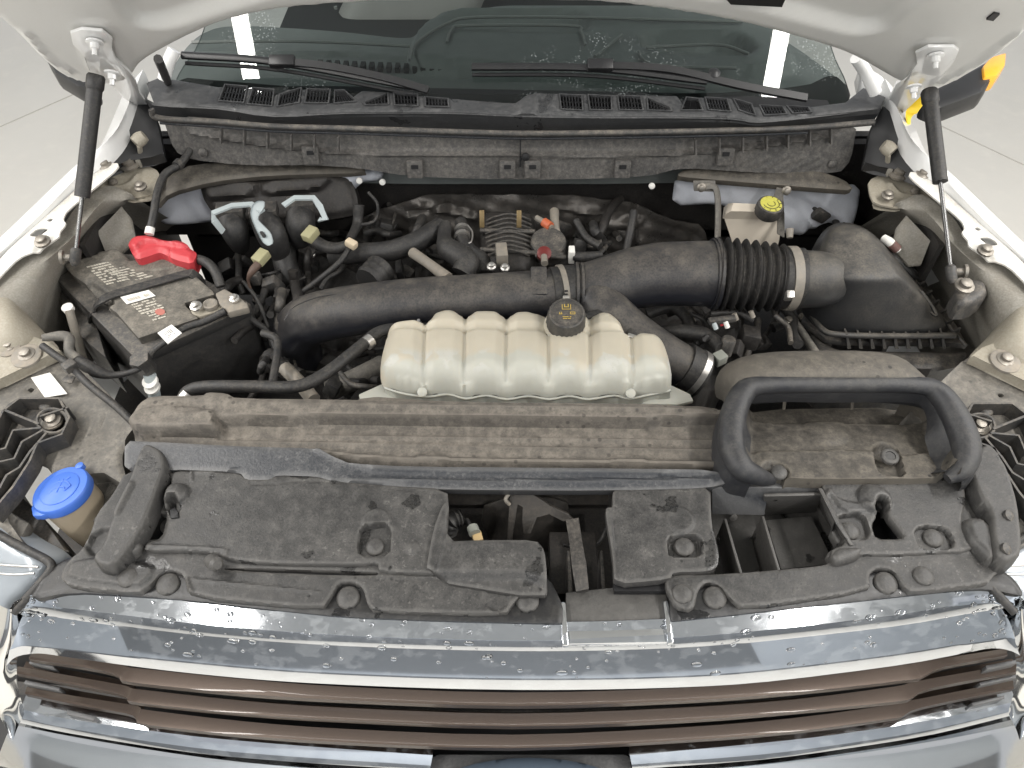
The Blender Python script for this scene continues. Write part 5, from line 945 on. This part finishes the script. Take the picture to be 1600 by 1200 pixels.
# negative terminal: clamp, bolt, ring and sensor
nb = prism('terminal_clamp', [(296, 480), (310, 474), (344, 476), (352, 484), (312, 494), (300, 490)], .010, M['apron_y'], K, z=.0)
lathe('clamp_post', P(330, 479, .001), (0, 0, 1), [(.013, 0), (.013, .008), (.010, .009), (.007, .005)], M['steel'], nb, segs=20)
bolt(306, 478, .010, .007, nb, mat='zinc')
sb_ = prism('current_sensor', [(336, 458), (352, 450), (372, 466), (386, 472), (388, 480), (356, 488), (342, 474)], .016, M['steel'], K, z=.008, bev=.003); bolt(366, 466, .012, .006, sb_, mat='zinc')
cb_ = tube('ground_cable', [P(352, 486, .006), P(320, 502, .0), P(290, 512, .0), P(268, 528, .0), P(240, 548, -.01), P(228, 566, -.01), P(214, 578, -.01), P(180, 586, -.01), P(150, 580, .0), P(118, 560, .012)], [.007, .0065, .006, .005, .005, .005, .005, .006, .011, .010], M['rubber'])
tag(cb_, 'taped black cable drooping across the front corner of the battery', 'cable')
tube('cable_tape', [P(120, 562, .012), P(108, 548, .02), P(108, 530, .03), P(96, 525, .035), P(66, 528, .04)], [.010, .008, .009, .009, .006], M['bracket'], cb_, segs=10)
tg_ = prism('cable_tag', [P(*p) for p in ((246, 520, .012), (268, 507, .016), (284, 520, .012), (262, 537, .008))], .0015, M['label'], cb_, bev=0)
V, F = [], []
for k in range(5):
    for j in range(5):
        if random.random() < .6:
            a = P(256 + j * 2.2 + k * 1.6, 521 - j * 1.5 + k * 1.8, .0155); i = len(V); V += [a, a + Vector((.0018, 0, 0)), a + Vector((.0018, .0018, 0)), a + Vector((0, .0018, 0))]; F.append((i, i + 1, i + 2, i + 3))
pd('tag_print', V, F, M['ink'], cb_, 0)
# rods
rd = tube('hold_down_rod', [P(108, 484, .0), P(116, 512, -.03), P(130, 560, -.10)], .0075, M['steel'], segs=12, n=3); tag(rd, 'pale metal rod standing at the outer side of the battery', 'rod')
lathe('rod_cap', P(108, 484, -.004), (0, -.1, 1), [(.010, 0), (.010, .008), (.008, .009)], M['label'], rd, segs=18)
pb = lathe('plug_fitting', P(232, 578, -.03), (-.1, -.1, 1), [(.016, 0), (.016, .022), (.0175, .023), (.0175, .034)], M['plastic'], segs=6); tag(pb, 'black hexagonal plug on a white pipe in front of the battery', 'pipe fitting')
tube('fitting_pipe', [P(234, 586, -.03), P(238, 602, -.05), P(244, 630, -.09)], [.0105, .0105, .010], M['lightblue'], pb, segs=16)
for (x, y, z) in ((236, 597, -.04), (239, 606, -.05)): lathe('pipe_ring', P(x, y, z), (-.1, -.35, 1), [(.0135, 0), (.0135, .005)], M['label'], pb, segs=18)
# ================================================================== COOLANT HOSES
h1 = tube('coolant_hose', [P(284, 628, -.02), P(296, 610, -.01), P(330, 604, .0), P(400, 604, .0), P(462, 604, .0), P(505, 586, .0), P(560, 544, .0), P(590, 520, .0), P(625, 513, .0), P(668, 514, .0)], .0105, M['rubber'], segs=16, n=8); tag(h1, 'thin black hose bending from the radiator cover up to the coolant tank', 'hose')
for p in ((572, 537, .0), (652, 513, .0)): 
    a = P(*p); d = (P(p[0] + (8 if p[0] < 600 else 6), p[1] - (6 if p[0] < 600 else 0), 0) - a); tube('spring_clamp', [a, a + d], .0125, M['zinc'], h1, segs=16, n=2)
box('clamp_ear', P(654, 505, .012), (.006, .012, .012), M['zinc'], h1); lathe('hose_end', P(286, 626, -.012), (.5, .6, .3), [(.012, 0), (.012, .014)], M['zinc'], h1, segs=16)
h2 = tube('overflow_hose', [P(906, 502, .01), P(940, 492, .015), P(968, 496, .012), P(982, 512, .005), P(990, 534, .0)], .0115, M['rubber'], segs=16, n=6); tag(h2, 'short black hose curving from behind the tank cap down to the right lobe', 'hose')
box('spring_clamp', P(990, 528, .008), (.022, .008, .014), M['zinc'], h2, rot=(20, 0, -25)); tube('hose_end', [P(984, 538, .0), P(998, 536, .0)], .008, M['steel'], h2, n=2)
h3 = tube('vent_hose', [P(1010, 520, -.08), P(1050, 518, -.06), P(1090, 520, -.05), P(1112, 530, -.05), P(1128, 545, -.045)], [.011, .013, .014, .013, .014], M['rubber'], segs=16, n=6); tag(h3, 'black vent hose with a quick connector between tank and inlet duct', 'hose')
lathe('quick_connector', P(1132, 552, -.06), (.1, .2, 1), [(.013, 0), (.013, .03), (.011, .033)], M['plastic'], h3, segs=20); box('connector_clip', P(1124, 560, -.04), (.022, .02, .02), M['conn_grey'], h3, rot=(0, 0, 30))
# ================================================================== CONTROL MODULE with levered connectors
J = thing('control_module', P(430, 320, -.08), 'dark control module under the left cowl shelf with three plugs locked by pale blue levers', 'control module')
mb = relief('module_case', fr3((320, 330, -.03), (540, 320, -.03), (420, 275, .02)), [(308, 284), (330, 278), (400, 276), (540, 266), (556, 300), (560, 335), (500, 345), (420, 350), (350, 352), (318, 318)][::-1], M['dark'], J, thick=.05, res=.005, edge=.01, feats=[('p', [(316, 290), (400, 280), (402, 304), (330, 314)], .014, .01), ('p', [(412, 282), (500, 274), (524, 276), (500, 298), (410, 306)], .014, .01), ('l', [(330, 311), (398, 305)], .004, .006), ('l', [(424, 303), (500, 294)], .004, .006)])
for (x0, y0, x1, y1, r) in ((360, 340, 376, 385, .026), (412, 340, 440, 400, .028), (470, 330, 468, 380, .028)):
    g = tube('plug_boot', [P(x0, y0, .0), P((x0 + x1) / 2, (y0 + y1) / 2, -.02), P(x1, y1, -.07)], [r, r * 1.05, r * .7], M['rubber'], J, segs=18)
    box('plug_body', P(x0, y0 - 10, .012), (.055, .035, .022), M['plastic'], g, rot=(0, 0, 8))
ribbon('locking_lever', [P(410, 330, .045), P(392, 318, .05), (362, 320, .05), (332, 332, .045), (336, 345, .03), (350, 362, .005)], .013, .004, M['lightblue'], J, smoothing=False)
relief('locking_lever', fr3((395, 330, .045), (420, 330, .045), (420, 380, .0)), [(394, 322), (402, 314), (414, 314), (414, 324), (402, 342), (412, 352), (424, 364), (428, 380), (420, 385), (410, 378), (396, 348), (392, 335)][::-1], M['lightblue'], J, thick=.004, res=.002, holes=[[(405, 362), (412, 361), (418, 370), (412, 373)]])
ribbon('locking_lever', [P(442, 320, .04), P(460, 308, .045), (490, 308, .045), (500, 322, .03), (508, 342, .01), (498, 342, .008)], .013, .004, M['lightblue'], J, smoothing=False)
tube('module_loom', [P(440, 380, -.06), P(448, 420, -.09), P(462, 455, -.13)], [.026, .024, .022], M['rubber'], J, segs=16)
tube('module_loom', [P(470, 345, -.02), P(490, 375, -.03), P(520, 388, -.03), P(548, 382, -.02)], [.013, .013, .012, .010], M['rubber'], J, segs=14)
tube('module_loom', [P(548, 384, -.02), P(530, 410, -.03), P(500, 435, -.05), P(470, 458, -.07)], .0055, M['rubber'], J, segs=10)
box('loom_tape', P(549, 381, -.012), (.024, .016, .016), simple('cream_tape', (.60, .50, .36), .6), J, rot=(0, 10, -30), bev=.004)
tube('plug_boot', [P(560, 320, .0), P(558, 350, -.03), P(546, 375, -.02)], [.012, .010, .008], M['rubber'], J, segs=12)
for a in ((485, 366, 'conn'), (408, 402, 'conn')): 
    g = box('harness_plug', P(a[0], a[1], .01 if a[1] < 380 else .0), (.022, .030, .018), M[a[2]], J, rot=(10, 0, -30), bev=.002)
tube('plug_tail', [P(404, 412, -.004), P(394, 424, -.01), P(388, 440, -.03), P(400, 470, -.08)], [.008, .007, .003, .003], simple('brown_loom', (.10, .065, .05), .6), J, segs=8)
# ================================================================== ENGINE and what crowds it
E_ = thing('engine', P(760, 420, -.4), 'dark grimy engine block with ribbed intake manifold and tangled hoses below the intake tube', 'engine')
relief('engine_block', flat(-.22), [(430, 420), (600, 330), (800, 320), (1000, 330), (1120, 400), (1180, 480), (1100, 640), (560, 660), (450, 560)][::-1], M['dark'], E_, thick=.2, res=.012, warp=.025)
man = relief('intake_manifold', fr3((750, 420, -.055), (830, 420, -.055), (790, 340, -.06)), [(750, 348), (760, 334), (830, 336), (838, 350), (838, 425), (748, 425)][::-1], M['dark'], E_, thick=.08, res=.004, infl=(.02, .04))
for k in range(9):
    y = 338 + k * 7; tube('manifold_rib', [P(758 + abs(k - 3), y + 6, -.04), P(775, y, -.03), P(795, y - 4, -.026), P(815, y, -.03), P(832 - abs(k - 3), y + 6, -.04)], .0022, M['plastic'], man, segs=6)
for x in (753, 811): box('manifold_bracket', P(x, 342, -.01), (.010, .006, .035), M['gold'], E_, rot=(-30, 0, 0), bev=.001)
for a in ((750, 360, 836, 362), (838, 372, 880, 374), (750, 390, 880, 398), (836, 400, 884, 402)):
    tube('fuel_rail', [P(a[0], a[1], -.035), P(a[2], a[3], -.035)], .005, M['plastic'], E_, n=1)
box('throttle_bracket', P(784, 398, -.02), (.022, .04, .03), M['steel'], E_, rot=(0, 0, 5)); bolt(768, 416, -.02, .006, E_, mat='zinc'); bolt(789, 418, -.02, .006, E_, mat='zinc')
co_ = lathe('coil_housing', P(856, 392, -.06), (0, -.2, 1), [(.036, 0), (.036, .03), (.033, .034)], M['plastic'], E_, segs=24)
lathe('sensor_cap', P(850, 398, -.02), (0, -.5, 1), [(.014, 0), (.014, .010), (.010, .012)], M['darkred'], E_, segs=20); tube('sensor_stem', [P(850, 400, -.01), P(851, 412, -.01)], [.006, .007], M['steel'], E_, n=2)
tube('sensor_post', [P(866, 330, -.03), P(867, 352, -.03), P(868, 368, -.04)], [.010, .009, .012], M['steel'], E_, segs=14); box('post_clip', P(870, 370, -.03), (.02, .012, .006), M['label'], E_)
tube('injector_plug', [P(838, 340, -.02), P(848, 346, -.02), P(862, 356, -.02)], .006, M['steel'], E_, n=2); tube('injector_sleeve', [P(850, 347, -.018), P(860, 354, -.018)], .0095, simple('orange_sleeve', (.5, .12, .05), .5), E_, n=2)
box('harness_plug', P(893, 398, -.03), (.012, .022, .03), M['label'], E_); tube('breather_hose', [P(896, 400, -.03), P(915, 402, -.03), P(940, 398, -.03)], [.009, .011, .008], M['rubber'], E_)
# heater hoses
hh = lambda pts, r, **k: tube('heater_hose', [P(*p) for p in pts], r, M['rubber'], E_, **k)
def braid(i, N): return 1 + .02 * (i % 2)
tube('braided_hose', [P(696, 352, -.02), P(694, 372, -.02), P(700, 388, -.02), P(722, 402, -.02), P(730, 412, -.02), P(722, 428, -.03)], [.013, .014, .021, .024, .023, .022], M['rubber'], E_, segs=20, rf=braid, n=7)
tube('braided_hose', [P(720, 346, -.03), P(722, 372, -.03), P(732, 392, -.035), P(752, 410, -.05), P(756, 430, -.06)], [.012, .014, .017, .020, .020], M['rubber'], E_, segs=18, n=6)
for y in (358, 368): tube('spring_clamp', [P(722, y, -.028), P(722.5, y + 4, -.028)], .0165, M['zinc'], E_, segs=16, n=2)
tube('wire_clip', [P(731, 352, -.01), P(738, 362, -.01), P(737, 376, -.01), P(732, 380, -.01)], .0016, M['zinc'], E_, segs=6)
tube('coolant_pipe', [P(690, 355, -.04), P(650, 378, -.04), P(610, 392, -.05), P(560, 396, -.06), P(520, 400, -.08)], [.022, .021, .021, .02, .02], M['rubber'], E_, segs=16)
tube('steel_pipe', [P(645, 395, -.03), P(670, 412, -.02), P(700, 435, -.02)], [.011, .010, .012], M['steel'], E_, segs=14)
tube('oil_filter', [P(596, 420, -.06), P(575, 440, -.06)], [.032, .030], M['rubber'], E_, segs=20, n=8, rf=lambda i, N: 1 + .05 * math.sin(i * 2.2))
tube('corrugated_loom', [P(304, 404, .0), P(322, 410, .01), P(336, 424, .008), P(345, 448, -.01)], .0085, M['rubber'], segs=14, n=12, rf=lambda i, N: 1 + .13 * (i % 2)) ; tag(bpy.data.objects['corrugated_loom'], 'corrugated black cable sleeve leaving the red terminal cover', 'cable sleeve')
# cable over the left shelf into the red cover
cc_ = tube('hood_cable', [P(306, 212, .10), P(298, 232, .09), P(282, 256, .075), P(258, 272, .07), P(246, 300, .06), P(240, 335, .045), P(234, 362, .03)], .0075, M['rubber'], segs=12); tag(cc_, 'black cable running over the left cowl shelf down to the red terminal cover', 'cable')
tube('cable_end', [P(235, 356, .034), P(233, 366, .028)], [.0085, .0085], M['label'], cc_, n=2); tube('cable_clip', [P(282, 254, .075), P(276, 260, .074)], .0105, M['plastic'], cc_, n=2)
# traced pipes and looms in the dark gaps
for nm, pts, r, mt_ in (('loom', [(345, 450, -.03), (365, 470, -.04), (395, 500, -.06), (420, 520, -.08), (432, 560, -.1), (426, 600, -.06)], .006, 'rubber'), ('loom', [(380, 440, -.05), (400, 465, -.05), (415, 500, -.07), (425, 540, -.1)], .004, 'rubber'),
    ('pipe', [(420, 555, -.10), (440, 575, -.1), (470, 590, -.1)], .016, 'rubber'), ('pipe', [(445, 575, -.06), (470, 600, -.06), (490, 625, -.06)], .013, 'steel'), ('loom', [(410, 520, -.02), (432, 530, -.02), (432, 560, -.02), (425, 602, -.02)], .007, 'rubber'),
    ('pipe', [(515, 610, -.12), (560, 590, -.1), (600, 570, -.1)], .02, 'bracket'), ('loom', [(1080, 490, -.08), (1100, 500, -.08), (1110, 520, -.08)], .004, 'rubber'), ('pipe', [(1010, 490, -.10), (1050, 480, -.09), (1075, 500, -.09), (1078, 530, -.1)], .012, 'rubber'),
    ('loom', [(1110, 490, -.03), (1150, 488, -.03), (1175, 500, -.05)], .006, 'rubber'), ('loom', [(1240, 500, -.1), (1280, 560, -.1)], .008, 'bracket'), ('pipe', [(990, 330, -.03), (985, 360, -.05), (978, 392, -.08)], .008, 'rubber'),
    ('loom', [(575, 300, -.0), (590, 320, -.02), (585, 345, -.03), (560, 352, -.03)], .0035, 'rubber'), ('pipe', [(900, 345, -.04), (915, 370, -.05), (938, 385, -.05)], .008, 'rubber'), ('loom', [(1390, 370, -.03), (1400, 385, -.04), (1420, 420, -.08)], .006, 'rubber'),
    ('pipe', [(1380, 400, -.04), (1400, 408, -.04), (1425, 430, -.06), (1440, 450, -.1)], .012, 'rubber')):
    tube(nm, [P(*p) for p in pts], r, M[mt_], E_, segs=10)
for k in range(130):
    reg = random.choice([(400, 450, 430, 600), (440, 640, 350, 420), (500, 600, 540, 610), (860, 980, 340, 400), (1000, 1110, 480, 560), (1150, 1260, 470, 560), (345, 480, 380, 440), (600, 700, 380, 430), (1280, 1300, 330, 350)])
    x = random.uniform(reg[0], reg[1]); y = random.uniform(reg[2], reg[3]); z = random.uniform(-.16, -.06)
    if random.random() < .6:
        a = random.uniform(0, 6.28); L = random.uniform(30, 80); pts = [P(x, y, z)]; 
        for j in range(3): a += random.uniform(-.7, .7); x += math.cos(a) * L / 3; y += math.sin(a) * L / 3; pts.append(P(x, y, z + random.uniform(-.03, .03)))
        tube('engine_hose', pts, random.choice([.003, .005, .007, .010]), M[random.choice(['rubber', 'rubber', 'plastic', 'dark'])], E_, segs=10, n=4)
    elif random.random() < .75: box('engine_bracket', P(x, y, z), [random.uniform(.012, .04) for _ in range(3)], M[random.choice(['plastic', 'dark', 'rubber'])], E_, rot=[random.uniform(-30, 30) for _ in range(3)], bev=.003)
    else: bolt(x, y, z, .006, E_, mat=random.choice(['bolt', 'zinc', 'steel']))
# small coloured plugs below the bellows
for (x, y, c) in ((1118, 512, 'lightblue'), (1128, 506, 'red'), (1136, 510, 'label'), (1150, 498, 'steel'), (1176, 494, 'steel')):
    tube('harness_pin', [P(x - 3, y - 8, .0), P(x + 1, y + 2, -.01)], .0045, M[c], E_, n=2, segs=8)
box('harness_bar', P(1128, 500, .0), (.05, .012, .01), M['plastic'], E_, rot=(0, 0, 10))
q_ = tube('sensor_plug', [P(1380, 372, .0), P(1392, 380, .0), P(1404, 392, -.01)], [.008, .009, .006], M['label'], n=3, segs=14); tag(q_, 'pale two-pin plug on a cable beside the filter box lid', 'electrical plug')
tube('plug_seal', [P(1393, 381, .001), P(1402, 390, -.008)], .0095, simple('brown_seal', (.16, .09, .08), .5), q_, n=2)
# vertical valve stem behind the bellows
tube('valve_stem', [P(1234, 358, .0), P(1234, 372, -.01)], [.008, .006], M['steel'], E_, n=2); 
# horn / black mount at right apron
mn = relief('apron_mount', flat(.035), [(1488, 456), (1512, 438), (1538, 444), (1543, 464), (1520, 480), (1494, 480)][::-1], M['plastic'], T, thick=.03, res=.004, infl=(.012, .015))
bolt(1507, 446, .05, .011, mn); lathe('strut_ball', P(1499, 424, .08), (1, -.2, .2), [(.006, -.01), (.006, .006), (.012, .007), (.012, .012)], M['bolt'], T, segs=14)
lathe('strut_ball', P(106, 402, .08), (-1, -.2, .2), [(.006, -.01), (.006, .006), (.012, .007), (.012, .012)], M['bolt'], T, segs=14)
for x, y in ((562, 282), (598, 284), (1018, 290)): lathe('white_plug', P(x, y, .01) if True else 0, (0, -1, .5), [(.0065, 0), (.0065, .006), (.003, .008)], M['label'], T, segs=16)
